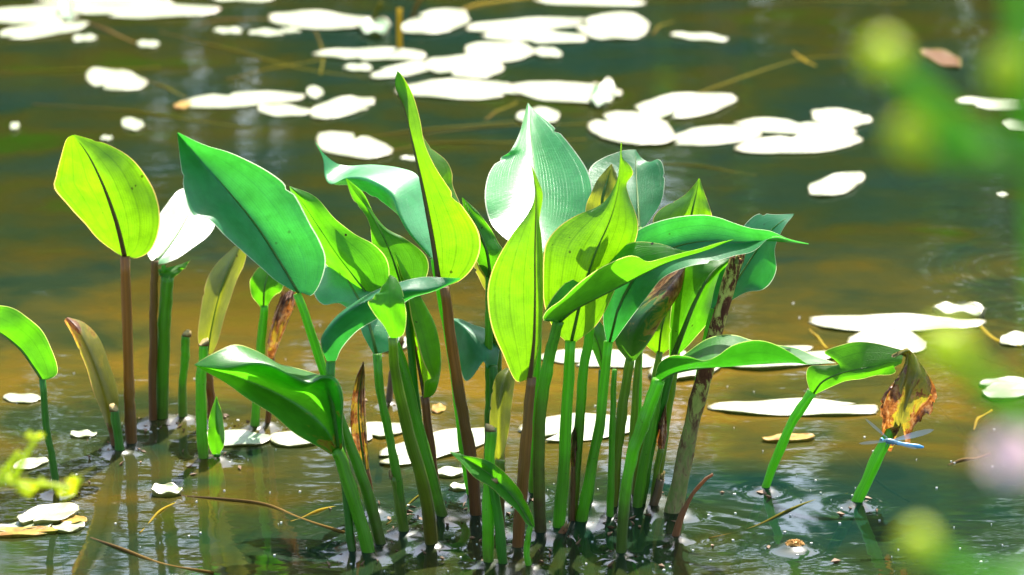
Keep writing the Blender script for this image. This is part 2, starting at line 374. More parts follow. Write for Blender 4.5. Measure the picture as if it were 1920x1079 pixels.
leafplant('plain green leaf tucked behind the right side of the tallest leaf',
  [(915,955),(915,850),(918,700),(920,520)], [9,8.5,8], 'st_green',
  [[(912,522,0),(890,480,1),(875,425,2),(866,371,3)], [(920,522,0),(912,470,0),(892,420,1.5),(867,371,3)],
   [(928,522,0),(949,482,0.5),(932,452,1),(908,410,2),(868,371,3)]], 'green')
leafplant('short olive leaf crossed by a shadow, low between the tallest and the front yellow leaf',
  [(938,950),(938,850),(932,700),(928,560)], [9,8.5,8], 'st_olive',
  [[(922,562,0),(900,528,1),(887,490,2),(886,445,3)], [(929,562,0),(922,520,-1),(908,480,0),(887,444,3)],
   [(936,562,0),(943,530,0),(938,500,1),(918,475,2),(888,444,3)]], 'olive')
leafplant('broad leaf with a white streak of glare and a pointed tip, at top centre',
  [(1000,930),(1004,800),(1010,640),(1013,474)], [9.5,9,8.5], 'st_green',
  [[(1005,472,0.0),(975,462,-0.5),(946,446,1.5),(920,418,4.5),(909,372,7.5),(915,330,11.5),(936,300,15.5),(956,285,17.5),(974,250,22.5),(983,215,26.5),(989,194,29.5)],[(1013,475,0),(1008,400,8),(1003,320,17),(995,250,24),(990,194,31)],[(1021,472,0),(1052,462,1),(1090,435,2.5),(1109,400,4),(1112,362,6),(1102,322,10),(1080,285,15),(1050,250,20),(1022,224,25),(1002,207,29),(991,194,31)]],
  'shiny', ribr=2.5)
leafplant('upright yellow-green leaf on a thick brown stem, front and centre of the clump',
  [(970,1033),(975,950),(985,820),(993,708)], [14,13,12,10], 'st_brown',
  [[(988,712,0),(966,714,0),(942,662,0.5),(922,612,1),(914,560,1.3),(919,520,1.2),(935,480,0.8),(960,440,0.2),(986,408,-0.4),(1001,378,-0.8),(1003,340,-1.2),(995,311,-1.5)],
   [(993,712,0),(1001,640,-0.8),(1003,560,-1.3),(1003,480,-1.6),(1004,420,-1.7),(1005,365,-1.6),(996,311,-1.5)],
   [(998,712,0),(1011,650,0.6),(1018,580,1),(1018,500,0.6),(1016,450,0),(1012,410,-0.6),(1018,366,-1),(1009,338,-1.3),(997,311,-1.5)]],
  'yellow', rib='rib_brown', ribr=5)
leafplant('wide yellow-green leaf with a long needle tip, right of the front yellow leaf',
  [(1045,995),(1056,900),(1062,780),(1071,640)], [15,14,12.5,11], 'st_green',
  [[(1062,642,0),(1037,615,0.4),(1020,570,0.8),(1018,505,1.2),(1023,460,1.5),(1046,430,1.5),(1082,405,1),(1130,380,0.4),(1154,345,0),(1161,312,-0.3),(1164,268,-0.5)],
   [(1071,642,0),(1090,560,-0.6),(1114,480,-1),(1145,410,-1),(1161,345,-0.8),(1165,268,-0.5)],
   [(1080,642,0),(1122,605,1),(1160,530,2),(1190,455,2.4),(1196,415,2.4),(1180,370,1.5),(1175,345,1),(1187,326,0.5),(1181,310,0),(1167,295,-0.4),(1166,268,-0.5)]],
  'yellow', rib='rib', ribr=3.5)
leafplant('small olive leaf peeking over the edge of the needle-tipped leaf',
  [(1073,982),(1080,880),(1092,720),(1104,640),(1122,520),(1128,415)], [11,10.5,10,9], 'st_green',
  [[(1120,415,0),(1098,398,0.5),(1108,362,1),(1130,325,2),(1146,308,2.5)], [(1128,415,0),(1130,370,0.3),(1140,335,1.5),(1147,308,2.5)],
   [(1140,415,0),(1156,375,0),(1158,335,1),(1148,308,2.5)]], 'olive')
leafplant('rounded blue-green leaf with a white bump, behind the needle-tipped leaf',
  [(1190,920),(1194,780),(1197,600),(1198,430)], [9,8.5,8], 'st_green',
  [[(1190,432,0),(1140,408,2),(1112,360,6),(1104,322,9),(1130,298,11),(1165,283,12),(1190,281,12.5)],
   [(1198,432,0),(1196,380,4),(1193,330,8.5),(1191,281,12.5)],
   [(1206,430,0),(1236,388,2),(1246,350,4),(1244,312,7),(1235,297,9),(1217,304,11),(1202,296,12),(1192,281,12.5)]], 'waxy')
leafplant('narrow leaf bending right in shade above the middle stems',
  [(1012,1005),(1009,920),(1009,800),(1022,700),(1047,603)], [13,12.5,12,10.5], 'st_green',
  [[(1044,603,-1),(1022,600,-1.5),(1018,592,-2),(1038,556,0),(1070,522,2),(1110,496,3),(1150,474,3.5),(1172,461,3.5),(1200,454,3.5),(1240,456,2.5),(1290,470,0),(1345,456,-1),(1376,449,-1)],
   [(1047,606,0),(1078,580,0),(1120,558,0),(1170,533,0),(1215,510,0),(1262,488,-0.5),(1310,474,-1),(1345,462,-1),(1376,450,-1)],
   [(1040,604,-3),(1018,601,-4),(1026,582,-4.5),(1052,562,-4.5),(1082,534,-4.5),(1130,500,-4),(1172,479,-3.5),(1194,479,-3),(1214,490,-2.5),(1245,485,-2.5),(1300,470,-2),(1345,457,-1.5),(1376,449,-1)]],
  'green', ribr=3)
leafplant('long leaf lying to the right with a wavy lit top and curled brown tip',
  [(1090,985),(1110,880),(1128,780),(1143,642)], [14,12.5,11,9.5], 'st_green',
  [[(1137,640,0.0),(1131,600,0.4),(1136,560,0.8),(1148,500,1.6),(1168,455,2.4),(1205,427,3.2),(1260,407,3.6),(1310,401,3.6),(1345,407,3.2),(1380,421,2.4),(1410,430,1.6),(1445,434,1.2),(1478,448,0.8),(1516,457,0.8)],[(1143,642,0),(1155,590,0),(1178,540,1),(1215,490,2),(1270,462,3),(1330,452,3),(1385,455,2.5),(1435,452,2),(1516,458,2)],[(1150,642,0),(1180,600,-1),(1212,560,-2),(1245,520,-2),(1290,500,-2),(1340,494,-1.5),(1380,481,-1),(1406,474,-1.5),(1422,464,-1.5),(1437,449,-1),(1456,442,0),(1482,452,1),(1516,459,2)]],
  'waxy', ribr=2.5)
leafplant('blue-green leaf at the right end of the clump, standing behind the spotted stick',
  [(1268,962),(1292,800),(1315,680),(1338,580)], [8,7.5,7], 'st_bright',
  [[(1332,580,0),(1342,530,3),(1362,480,5),(1388,432,6),(1418,404,6),(1452,402,4),(1489,401,2)],
   [(1338,582,0),(1382,525,1),(1415,475,2),(1438,440,2),(1462,418,1.5),(1489,402,2)],
   [(1344,579,0),(1396,552,-1),(1432,541,-1),(1455,510,-1.5),(1453,465,-1),(1468,430,0),(1489,403,2)]], 'waxy')
leafplant('hanging leaf with a bright right edge and dark stem line, beside the spotted stick',
  [(1200,952),(1222,830),(1245,740),(1262,668)], [10,10,9.5,9], 'st_dark',
  [[(1255,670,0),(1255,620,0),(1262,560,0.5),(1280,505,1),(1300,484,1)], [(1262,670,0),(1284,612,-1.5),(1306,560,-1.5),(1335,512,-1),(1366,486,1)],
   [(1269,668,0),(1302,636,1),(1328,600,2),(1337,562,2.5),(1346,522,2),(1372,487,1)]], 'green', ribr=6, rib='rib')
leafplant('glowing oval leaf in the gap beneath the long leaves, left of the hanging leaf',
  [(1186,935),(1200,830),(1220,740),(1235,662)], [8,8,7.5], 'st_olive',
  [[(1228,662,0),(1209,643,0.5),(1212,608,1),(1232,575,2),(1262,538,3)], [(1235,664,0),(1240,620,-0.3),(1250,580,1),(1263,538,3)],
   [(1243,664,0),(1266,642,0.5),(1273,610,1),(1272,575,2),(1264,538,3)]], 'yellow', ribr=2)
leafplant('curled half-dead leaf with brown crust, hanging under the long leaves',
  [(1148,958),(1157,860),(1170,760),(1183,675)], [13,12,11,10], 'st_olive',
  [[(1176,676,0),(1153,640,1),(1160,590,2),(1185,565,3),(1225,535,4),(1252,512,4),(1280,504,4)],
   [(1184,677,-1),(1190,630,-3.5),(1212,590,-4),(1245,555,-3),(1268,525,-1),(1283,503,1)],
   [(1192,675,0),(1215,645,-1),(1240,605,-1),(1262,570,-0.5),(1278,540,0.5),(1285,503,2)],
   [(1186,670,3),(1200,630,4),(1222,590,5),(1245,560,5),(1265,525,4),(1283,503,3)]], 'halfdead', ribr=0)
leafplant('low leaf stretched to the right with a white sag, crossing the spotted stick',
  [(1163,1043),(1168,960),(1182,860),(1212,775),(1236,712)], [11.5,13,14,13], 'st_bright',
  [[(1228,706,-1),(1236,682,-1.5),(1260,667,-2),(1292,667,-2),(1320,675,-2),(1346,668,-2),(1376,648,-2.5),(1410,638,-2.5),(1442,643,-2),(1482,662,-1),(1514,683,1)],
   [(1238,714,0),(1268,699,0),(1320,690,0),(1365,687,0),(1420,683,0),(1480,681,0.5),(1514,684,1)],
   [(1238,706,4),(1262,680,7),(1290,660,9),(1320,641,10),(1350,630,10.5),(1380,628,11),(1412,638,11),(1452,647,9),(1495,652,7),(1530,668,4),(1568,681,3)]],
  'deep', ribr=2.5)
leafplant('lone bright leaf with a notch, standing right of the clump on a curved stem',
  [(1434,922),(1456,865),(1488,792),(1524,736)], [9.5,9,10,11], 'st_bright',
  [[(1520,738,0),(1512,708,0.3),(1518,688,0.6),(1548,684,0.8),(1574,681,1),(1560,670,1.2),(1545,661,1.4),(1570,648,1.6),(1602,640,1.6),(1645,646,1.4),(1694,657,1.2)],
   [(1525,739,0),(1540,718,-0.3),(1566,704,-0.5),(1596,695,-0.6),(1640,686,-0.4),(1692,674,0.2)],
   [(1531,739,0),(1560,724,-0.3),(1600,713,-0.6),(1640,707,-0.6),(1668,703,-0.4),(1680,696,-.2),(1676,690,-.2),(1690,682,0)]], 'green', ribr=2)
leafplant('brown withered leaf hanging in tatters from a short green stem at right',
  [(1604,948),(1626,905),(1645,862),(1668,815),(1690,770)], [10,11,12,13,9], 'st_bright',
  [[(1690,772,1),(1672,850,1),(1652,830,1),(1652,800,0),(1649,760,0),(1664,730,0),(1688,702,1),(1700,676,1),(1690,664,1),(1673,668,1)],
   [(1691,770,-1),(1690,800,-2),(1690,780,-2.5),(1697,755,-2.5),(1706,725,-2),(1714,700,-1.5),(1714,680,-1),(1705,655,0),(1674,668,1)],
   [(1692,772,0),(1700,845,0),(1710,815,0),(1735,785,0.5),(1750,768,1),(1757,736,1),(1742,706,1),(1728,690,1),(1716,664,1),(1704,654,1)]],
  'wither', ribr=0)
leafplant('small clean leaf leaning left over the cut stems at the front of the clump',
  [(995,1068),(991,1030),(999,985)], [7,7,6], 'st_bright',
  [[(1003,988,0.1),(998,965,0.2),(976,922,0.25),(946,886,0.25),(902,861,0.2),(872,853,0.05),(844,847,-0.1)],[(998,988,0),(960,930,0.5),(908,882,0.5),(844,848,-1)],[(988,984,-1),(966,956,-2),(921,916,-2.5),(885,889,-2),(866,870,-1.5),(844,849,-1)]], 'green', ribr=2)
leafplant('rolled pale brownish leaf standing close behind the front brown stem',
  [(936,1000),(936,930),(935,860)], [10,10,10], 'st_olive',
  [[(926,862,0),(918,800,0.6),(922,740,1),(930,705,1),(948,690,1)], [(935,862,-1),(936,800,-2.6),(940,740,-2.6),(946,710,-1.5),(955,690,0)],
   [(944,862,0),(955,800,0.6),(962,740,1),(966,710,1),(962,690,1)]], 'olive', ribr=0)
leafplant('drooping leaf with white glossy bend and spotted hanging tip, left of the front yellow leaf',
  [(917,962),(921,850),(925,760),(924,688)], [9.5,9,9,9], 'st_dark',
  [[(932,688,1),(936,650,3),(922,623,6),(896,612,7),(870,601,7),(848,597,6)],
   [(916,690,0),(911,668,0),(900,648,1),(880,622,2.5),(864,608,4),(848,599,6)],
   [(914,692,-1),(905,678,-1),(892,698,-1),(873,716,0),(862,690,1.5),(854,640,4),(847,600,6)]], 'waxy', ribr=0)
leafplant('folded yellow-green leaf on a reddish stem, with a thin brown upright tip',
  [(826,968),(815,900),(805,820),(796,746)], [10,9.5,9,9], 'st_red',
  [[(794,748,-0.5),(796,716,-1.5),(808,708,-2.2),(794,678,-2.2),(782,640,-2),(772,600,-1.5),(765,560,-1),(752,515,-0.3),(740,474,0)],
   [(803,748,0),(818,732,0.5),(827,690,0.5),(825,650,0.5),(816,610,0.5),(801,578,0.5),(784,548,0.3),(764,510,0),(741,474,0)],
   [(796,748,1),(786,692,2),(773,622,2.4),(763,560,2),(751,518,1),(740,474,0)]], 'yellow', keel=2, rib='rib_brown', ribr=4)
leafplant('yellow-green triangular leaf with a brown tip, rising above the long wavy leaf',
  [(1228,940),(1250,800),(1275,620),(1290,442)], [9,8.5,8], 'st_olive',
  [[(1282,444,0),(1240,430,1),(1224,412,2),(1250,386,2.5),(1284,366,2),(1302,346,0.8),(1310,335,0)], [(1290,444,0),(1297,400,-0.6),(1305,365,-0.4),(1311,335,0)],
   [(1298,444,0),(1330,432,1),(1335,405,1),(1326,376,0.8),(1317,350,0.4),(1312,335,0)]], 'yellow')
leafplant('small dark-spotted leaf low behind the middle stems',
  [(1104,950),(1118,850),(1128,760),(1131,692)], [8,7.5,7], 'st_dark',
  [[(1126,692,0),(1112,660,0.5),(1098,628,1),(1086,598,1.4)], [(1131,692,0),(1123,650,-0.6),(1108,615,0),(1087,597,1.4)], [(1137,690,0),(1138,650,0.5),(1132,612,1),(1110,592,1.4),(1088,597,1.4)]], 'spotgreen', ribr=2)
leafplant('small heart-shaped leaf on a thin stem just below the big broad leaf',
  [(476,806),(480,740),(488,650),(494,574)], [10,9.5,9,8.5], 'st_green',
  [[(488,576,0),(471,552,0.5),(469,525,1),(484,503,1.5),(505,492,2)], [(494,576,0),(496,540,-0.6),(504,510,0.5),(512,492,2)],
   [(500,576,0),(512,558,0.3),(530,540,0.6),(534,515,1),(518,493,2)]], 'green', ribr=2)
leafplant('dry brown rolled leaf hanging beside the heart-shaped leaf',
  [(500,800),(503,740),(507,668)], [6,6,6.5], 'st_red',
  [[(502,672,0),(499,650,0.4),(508,610,0.8),(516,580,1),(528,548,1)], [(508,673,-1),(514,640,-2),(524,600,-2),(536,565,-1.5),(545,545,0)], [(514,672,0),(527,640,0.4),(544,600,0.8),(554,570,1),(556,545,1)]],
  'drybrown', ribr=0)
leafplant('tall rolled olive leaf, glowing above and shaded below, left of the broad leaf stem',
  [(397,795),(396,740),(389,664)], [9,9,9], 'st_brown',
  [[(380,664,0),(371,635,0.6),(376,585,1.2),(386,530,1.4),(402,500,1.2),(440,462,0)], [(389,664,-1),(396,620,-3),(408,565,-3.6),(424,515,-3),(452,458,-0.5)],
   [(398,664,0),(410,635,0.6),(424,585,1.2),(443,530,1.4),(458,495,1.2),(466,456,0)]], 'olive', ribr=2)
leafplant('slim young leaf pressed against the cut stem at the left',
  [(405,864),(405,850)], [7,7], 'st_dark',
  [[(398,852,0),(390,830,0.3),(392,785,0.5),(405,744,0.5)], [(405,852,-0.5),(405,800,-1.2),(406,744,0.5)], [(412,852,0),(421,828,0.3),(417,780,0.5),(407,744,0.5)]], 'green', ribr=0)
leafplant('dead brown strip of a leaf with a green centre, beside the folded leaf stem',
  [(703,962),(694,930),(684,880)], [5,6,8], 'st_red',
  [[(676,884,0),(662,840,0.3),(655,780,0.5),(664,715,0.4),(680,680,0)], [(685,884,-0.5),(676,820,-1),(672,760,-1),(681,680,0)], [(694,884,0),(691,840,0.4),(687,770,0.5),(685,710,0.4),(682,680,0)]], 'drybrown', ribr=3, rib='rib')
leafplant('green split stem topped by a small torn leaf flap, at the left group',
  [(303,792),(305,720),(308,620),(316,520)], [14,14,13,12], 'st_green',
  [[(305,522,0),(296,512,0.5),(294,506,1)], [(316,524,-1),(322,508,0),(336,497,1)], [(327,520,0),(345,505,0.5),(357,488,1)]], 'green', ribr=0)
leafplant('small yellow dead leaf tip clasping the stem under the needle-tipped leaf',
  [(1074,985),(1075,930),(1074,872)], [6,6,5], 'st_red',
  [[(1070,874,0),(1068,850,0),(1070,820,0.3),(1076,802,0.5)], [(1074,874,-0.5),(1074,840,-0.8),(1077,802,0.5)], [(1079,874,0),(1082,845,0),(1082,815,0.3),(1078,802,0.5)]], 'wither', ribr=0)
leafplant('crumpled brown leaf scrap between the rightmost stems of the clump',
  [(1224,950),(1232,890),(1240,840)], [8,7.5,7], 'st_olive',
  [[(1234,842,0),(1228,815,0.4),(1232,780,0.6),(1246,745,0.6)], [(1240,842,-1),(1240,805,-1.6),(1244,775,-1.2),(1248,745,0.6)], [(1246,842,0),(1252,815,0.4),(1250,780,0.6),(1249,745,0.6)]], 'drybrown', ribr=0)

# plain stems: cut, broken or bare
STEMS = [  # label, path, radii px, material, kind of top
 ('short cut green stem in front of the tall brown stem', [(226,852),(220,810),(214,768)], [11,10.5,9], 'st_dark', 'cut'),
 ('cut green stem with a straw-coloured top, standing behind the folded leaf tip', [(344,788),(344,710),(350,628)], [10,9.5,9], 'st_green', 'cut'),
 ('tall cut green stem crossed by the folded leaf tip', [(384,866),(379,750),(382,645)], [12,11.5,10], 'st_green', 'cut'),
 ('broken olive stem with a splintered top left of the middle stems', [(757,1003),(748,950),(738,893)], [12,11.5,11], 'st_olive', 'broken'),
 ('cut green stem with a brown knot on top behind the small leaning leaf', [(917,1062),(915,950),(920,805)], [12.5,12,11.5], 'st_green', 'cut'),
 ('short green stem end hidden under the small leaning leaf', [(945,1066),(937,985),(925,905)], [11,10.5,10], 'st_dark', 'cut'),
 ('thick broken stick with dark bark spots leaning at the right of the clump', [(1262,968),(1296,810),(1334,660),(1362,560),(1384,487)], [20,19,18,16,15], 'bark', 'broken'),
 ('rusty curved dry sheath sprouting from the water right of the stick', [(1264,1014),(1278,965),(1300,925),(1322,902),(1337,893)], [13,12,8,4,4], 'st_rust', 'point'),
 ('brown stub of a rotted stem left of the stick', [(1222,955),(1232,925),(1238,900)], [11,10.5,9], 'st_rot', 'broken'),
 ('tiny orange-brown broken stub at the foot of the middle stems', [(1048,1008),(1054,1000),(1060,990)], [8,8,7], 'st_rust', 'broken'),
 ('bare olive stem between the curled half-dead leaf and the hanging leaf', [(1178,950),(1188,850),(1198,700),(1204,640)], [9,8.5,8], 'st_olive', 'point'),
 ('bare green stem leaning right just behind the low stretched leaf', [(1194,958),(1208,870),(1226,780),(1243,705)], [12,12,11,10], 'st_green', 'point'),
 ('slim dark green stem seen between the two left stems of the middle bunch', [(1140,975),(1143,900),(1146,800),(1149,690)], [8,8,7.5], 'st_green', 'point'),
 ('thin rotted dark stem at the foot of the folded leaf stem', [(660,1028),(656,990),(651,940)], [7,7,6], 'st_rot', 'broken'),
 ('thin green stem paired with the torn flap stem at left', [(300,790),(300,700),(302,590),(306,500)], [7,7,6.5], 'st_bright', 'point'),
 ('leaning brown old stem behind the left bunch of stems', [(727,760),(735,700),(752,640)], [7,7,6], 'st_rot', 'broken'),
]
M['st_rust'] = stem_mat('sheath_rust', (0.26, 0.1, 0.025), (0.2, 0.05, 0.012), 0.3, rough=0.55, trans=0.3)
M['st_rot'] = stem_mat('stem_rotted', (0.12, 0.07, 0.03), (0.05, 0.025, 0.012), 0.5, rough=0.6, trans=0.05)
def bark_mat():
    m, nt = new_mat('stick_bark')
    obj = N(nt, 'ShaderNodeTexCoord').outputs['Object']
    mp = mapping(nt, obj, (1, 1, 0.45))
    n1 = noise(nt, mp, 75, 5, 0.7, 0.6); n2 = noise(nt, mp, 120, 3, 0.6)
    uvn = N(nt, 'ShaderNodeUVMap', uv_map='UVMap').outputs[0]
    sep = N(nt, 'ShaderNodeSeparateXYZ'); L(nt, uvn, sep.inputs[0])
    a = ramp(nt, n1, [(0.42, (0.5, 0.45, 0.1)), (0.48, (0.34, 0.27, 0.06)), (0.51, (0.13, 0.05, 0.02)), (0.62, (0.08, 0.025, 0.012))])
    b = ramp(nt, n1, [(0.38, (0.17, 0.22, 0.05)), (0.55, (0.26, 0.21, 0.08)), (0.66, (0.13, 0.06, 0.03))])
    f = ramp(nt, mathn(nt, 'ADD', sep.outputs[1], mathn(nt, 'MULTIPLY', mathn(nt, 'SUBTRACT', n1, 0.5), 0.5)), [(0.35, (0, 0, 0)), (0.6, (1, 1, 1))])
    c = mixc(nt, f, b, a)
    c = mixc(nt, 0.5, c, ramp(nt, n2, [(0.3, (0.5, 0.5, 0.5)), (0.7, (1.4, 1.4, 1.4))]), 'MULTIPLY')
    pr = N(nt, 'ShaderNodeBsdfPrincipled'); L(nt, c, pr.inputs['Base Color']); pr.inputs['Roughness'].default_value = 0.85; pr.inputs['Specular IOR Level'].default_value = 0.15
    bp = N(nt, 'ShaderNodeBump'); bp.inputs['Strength'].default_value = 0.8; bp.inputs['Distance'].default_value = 0.002
    L(nt, mathn(nt, 'ADD', n1, mathn(nt, 'MULTIPLY', n2, 0.5)), bp.inputs['Height']); L(nt, bp.outputs[0], pr.inputs['Normal'])
    L(nt, pr.outputs[0], N(nt, 'ShaderNodeOutputMaterial').inputs['Surface'])
    return m
M['bark'] = bark_mat()

BASES = [(W(*p['stem'][0][:2]), p['r'][0] * mpp(W(*p['stem'][0][:2])[1])) for p in LEAVES]
BASES += [(W(*s[1][0][:2]), s[2][0] * mpp(W(*s[1][0][:2])[1])) for s in STEMS]
BASES.append((W(1488, 1030), 0.012))

# ------------------------------------------------------------------ pond bed, water, bank, far wood
def bed_mat():
    m, nt = new_mat('pond_bed_silt')
    obj = N(nt, 'ShaderNodeTexCoord').outputs['Object']
    n1 = noise(nt, obj, 0.9, 4, 0.6, 0.8); n2 = noise(nt, obj, 7, 5, 0.65, 0.5); n3 = noise(nt, obj, 40, 3, 0.6)
    c = ramp(nt, n1, [(0.3, (0.035, 0.05, 0.03)), (0.45, (0.1, 0.085, 0.03)), (0.55, (0.24, 0.15, 0.04)), (0.7, (0.3, 0.2, 0.06))])
    c = mixc(nt, 0.6, c, ramp(nt, n2, [(0.3, (0.45, 0.5, 0.4)), (0.65, (1.3, 1.25, 1.1))]), 'MULTIPLY')
    c = mixc(nt, 0.35, c, ramp(nt, n3, [(0.35, (0.6, 0.6, 0.6)), (0.65, (1.3, 1.3, 1.3))]), 'MULTIPLY')
    pr = N(nt, 'ShaderNodeBsdfPrincipled'); L(nt, c, pr.inputs['Base Color']); pr.inputs['Roughness'].default_value = 0.9
    bp = N(nt, 'ShaderNodeBump'); bp.inputs['Distance'].default_value = 0.02
    L(nt, n2, bp.inputs['Height']); L(nt, bp.outputs[0], pr.inputs['Normal'])
    L(nt, pr.outputs[0], N(nt, 'ShaderNodeOutputMaterial').inputs['Surface'])
    return m
def water_mat():
    m, nt = new_mat('pond_water')
    obj = N(nt, 'ShaderNodeTexCoord').outputs['Object']
    # small ripples, longer across than along the breeze, and two sets of rings
    n1 = noise(nt, mapping(nt, obj, (1.0, 1.5, 1)), 9.0, 2, 0.5, 0.3)
    n2 = noise(nt, mapping(nt, obj, (1.0, 1.9, 1)), 26.0, 2, 0.5)
    calm = noise(nt, obj, 1.3, 2, 0.5)
    amp = ramp(nt, calm, [(0.38, (0.15, 0.15, 0.15)), (0.62, (1, 1, 1))])
    h = mathn(nt, 'ADD', mathn(nt, 'MULTIPLY', n1, 1.0), mathn(nt, 'MULTIPLY', n2, 0.32))
    h = mathn(nt, 'MULTIPLY', h, amp)
    for (px, py, k, wide, str_) in ((1960, 505, 150, 0.16, 0.35), (1935, 590, 170, 0.12, 0.3), (1745, 60, 160, 0.2, 0.1), (700, 1020, 190, 0.11, 0.1), (1300, 1010, 170, 0.14, 0.1)):
        c = W(px, py)
        sub = N(nt, 'ShaderNodeVectorMath', operation='SUBTRACT'); L(nt, obj, sub.inputs[0]); sub.inputs[1].default_value = tuple(c)
        ln = N(nt, 'ShaderNodeVectorMath', operation='LENGTH'); L(nt, sub.outputs[0], ln.inputs[0])
        s = mathn(nt, 'SINE', mathn(nt, 'MULTIPLY', ln.outputs['Value'], k))
        fall = mathn(nt, 'POWER', 2.718, mathn(nt, 'MULTIPLY', mathn(nt, 'POWER', mathn(nt, 'DIVIDE', ln.outputs['Value'], wide), 2), -1.0))
        h = mathn(nt, 'ADD', h, mathn(nt, 'MULTIPLY', mathn(nt, 'MULTIPLY', s, fall), str_))
    bp = N(nt, 'ShaderNodeBump'); bp.inputs['Strength'].default_value = 1.0; bp.inputs['Distance'].default_value = 0.0013
    L(nt, h, bp.inputs['Height'])
    fr = N(nt, 'ShaderNodeFresnel'); fr.inputs['IOR'].default_value = 1.5; L(nt, bp.outputs[0], fr.inputs['Normal'])
    gl = N(nt, 'ShaderNodeBsdfGlossy'); sz = N(nt, 'ShaderNodeSeparateXYZ'); L(nt, obj, sz.inputs[0]); gr = ramp(nt, mathn(nt, 'MULTIPLY', sz.outputs[2], 100.0), [(0.15, (0.035, 0.035, 0.035)), (0.45, (0.24, 0.24, 0.24))]); L(nt, gr, gl.inputs['Roughness']); L(nt, bp.outputs[0], gl.inputs['Normal'])
    # turbid water: suspended silt and algae in drifting patches
    t1 = noise(nt, mapping(nt, obj, (0.55, 1.0, 1)), 1.6, 3, 0.55, 0.7); t2 = noise(nt, obj, 5.5, 3, 0.6, 0.5)
    tt = mathn(nt, 'ADD', t1, mathn(nt, 'MULTIPLY', mathn(nt, 'SUBTRACT', t2, 0.5), 0.5))
    sep = N(nt, 'ShaderNodeSeparateXYZ'); L(nt, obj, sep.inputs[0])
    yy = mathn(nt, 'ADD', sep.outputs[1], mathn(nt, 'MULTIPLY', mathn(nt, 'SUBTRACT', t1, 0.5), 0.9))
    shoal = ramp(nt, mathn(nt, 'DIVIDE', mathn(nt, 'ADD', yy, 1.0), 5.0), [(0.22, (0, 0, 0)), (0.29, (0.7, 0.7, 0.7)), (0.35, (1, 1, 1)), (0.43, (0.5, 0.5, 0.5)), (0.54, (0, 0, 0))])
    deep = ramp(nt, tt, [(0.35, (0.006, 0.025, 0.018)), (0.5, (0.014, 0.028, 0.01)), (0.6, (0.026, 0.03, 0.006)), (0.72, (0.014, 0.045, 0.003))])
    silt = ramp(nt, tt, [(0.36, (0.026, 0.036, 0.01)), (0.47, (0.08, 0.064, 0.01)), (0.58, (0.15, 0.088, 0.009))])
    mc = mixc(nt, shoal, deep, silt)
    di = N(nt, 'ShaderNodeBsdfDiffuse'); L(nt, mc, di.inputs['Color'])
    tr = N(nt, 'ShaderNodeBsdfTransparent'); tr.inputs['Color'].default_value = (0.6, 0.62, 0.3, 1)
    mx = N(nt, 'ShaderNodeMixShader'); mx.inputs[0].default_value = 0.7
    L(nt, tr.outputs[0], mx.inputs[1]); L(nt, di.outputs[0], mx.inputs[2])
    m2 = N(nt, 'ShaderNodeMixShader'); L(nt, fr.outputs[0], m2.inputs[0]); L(nt, mx.outputs[0], m2.inputs[1]); L(nt, gl.outputs[0], m2.inputs[2])
    L(nt, m2.outputs[0], N(nt, 'ShaderNodeOutputMaterial').inputs['Surface'])
    return m
def simple_mat(name, col, rough=0.8, var=0.4, sc=5.0, trans=None):
    m, nt = new_mat(name)
    obj = N(nt, 'ShaderNodeTexCoord').outputs['Object']
    n1 = noise(nt, obj, sc, 4, 0.6)
    c = mixc(nt, n1, tuple(x * (1 - var) for x in col), tuple(min(1, x * (1 + var)) for x in col))
    pr = N(nt, 'ShaderNodeBsdfPrincipled'); L(nt, c, pr.inputs['Base Color']); pr.inputs['Roughness'].default_value = rough
    o = N(nt, 'ShaderNodeOutputMaterial')
    if trans:
        tl = N(nt, 'ShaderNodeBsdfTranslucent'); tl.inputs['Color'].default_value = (*trans, 1)
        mx = N(nt, 'ShaderNodeMixShader'); mx.inputs[0].default_value = 0.45
        L(nt, pr.outputs[0], mx.inputs[1]); L(nt, tl.outputs[0], mx.inputs[2]); L(nt, mx.outputs[0], o.inputs['Surface'])
    else: L(nt, pr.outputs[0], o.inputs['Surface'])
    return m

def sheet(name, xs, ys, zf, mat):
    X, Y = np.meshgrid(xs, ys); Z = zf(X, Y)
    v = np.stack([X.ravel(), Y.ravel(), Z.ravel()], 1)
    n, k = len(ys), len(xs)
    i = np.arange((n - 1) * k).reshape(n - 1, k)[:, :-1].ravel()
    f = np.stack([i, i + 1, i + k + 1, i + k], 1)
    me = bpy.data.meshes.new(name)
    me.vertices.add(len(v)); me.vertices.foreach_set('co', v.astype(np.float32).ravel())
    me.loops.add(len(f) * 4); me.loops.foreach_set('vertex_index', f.astype(np.int32).ravel())
    me.polygons.add(len(f)); me.polygons.foreach_set('loop_start', np.arange(0, len(f) * 4, 4, dtype=np.int32))
    me.polygons.foreach_set('use_smooth', np.ones(len(f), bool))
    me.update(calc_edges=True); me.validate()
    me.materials.append(mat)
    o = bpy.data.objects.new(name, me); COL.objects.link(o); o['kind'] = 'structure'
    return o
def axis(lo, hi, fl, fh, step, coarse):
    return np.concatenate([np.arange(lo, fl - 1e-6, coarse), np.arange(fl, fh, step), np.arange(fh, hi + coarse, coarse)])
def bed_z(X, Y):
    return -0.16 - 0.3 * np.clip((-Y - 0.2) / 1.5, 0, 1) - 0.35 * np.clip((Y - 1.6) / 1.6, 0, 1) + 0.02 * np.sin(X * 3.1 + Y * 2) + 0.015 * np.sin(Y * 5.3 - X)
sheet('pond_bed', np.linspace(-60, 60, 121), np.linspace(-30, 19, 99), bed_z, bed_mat())
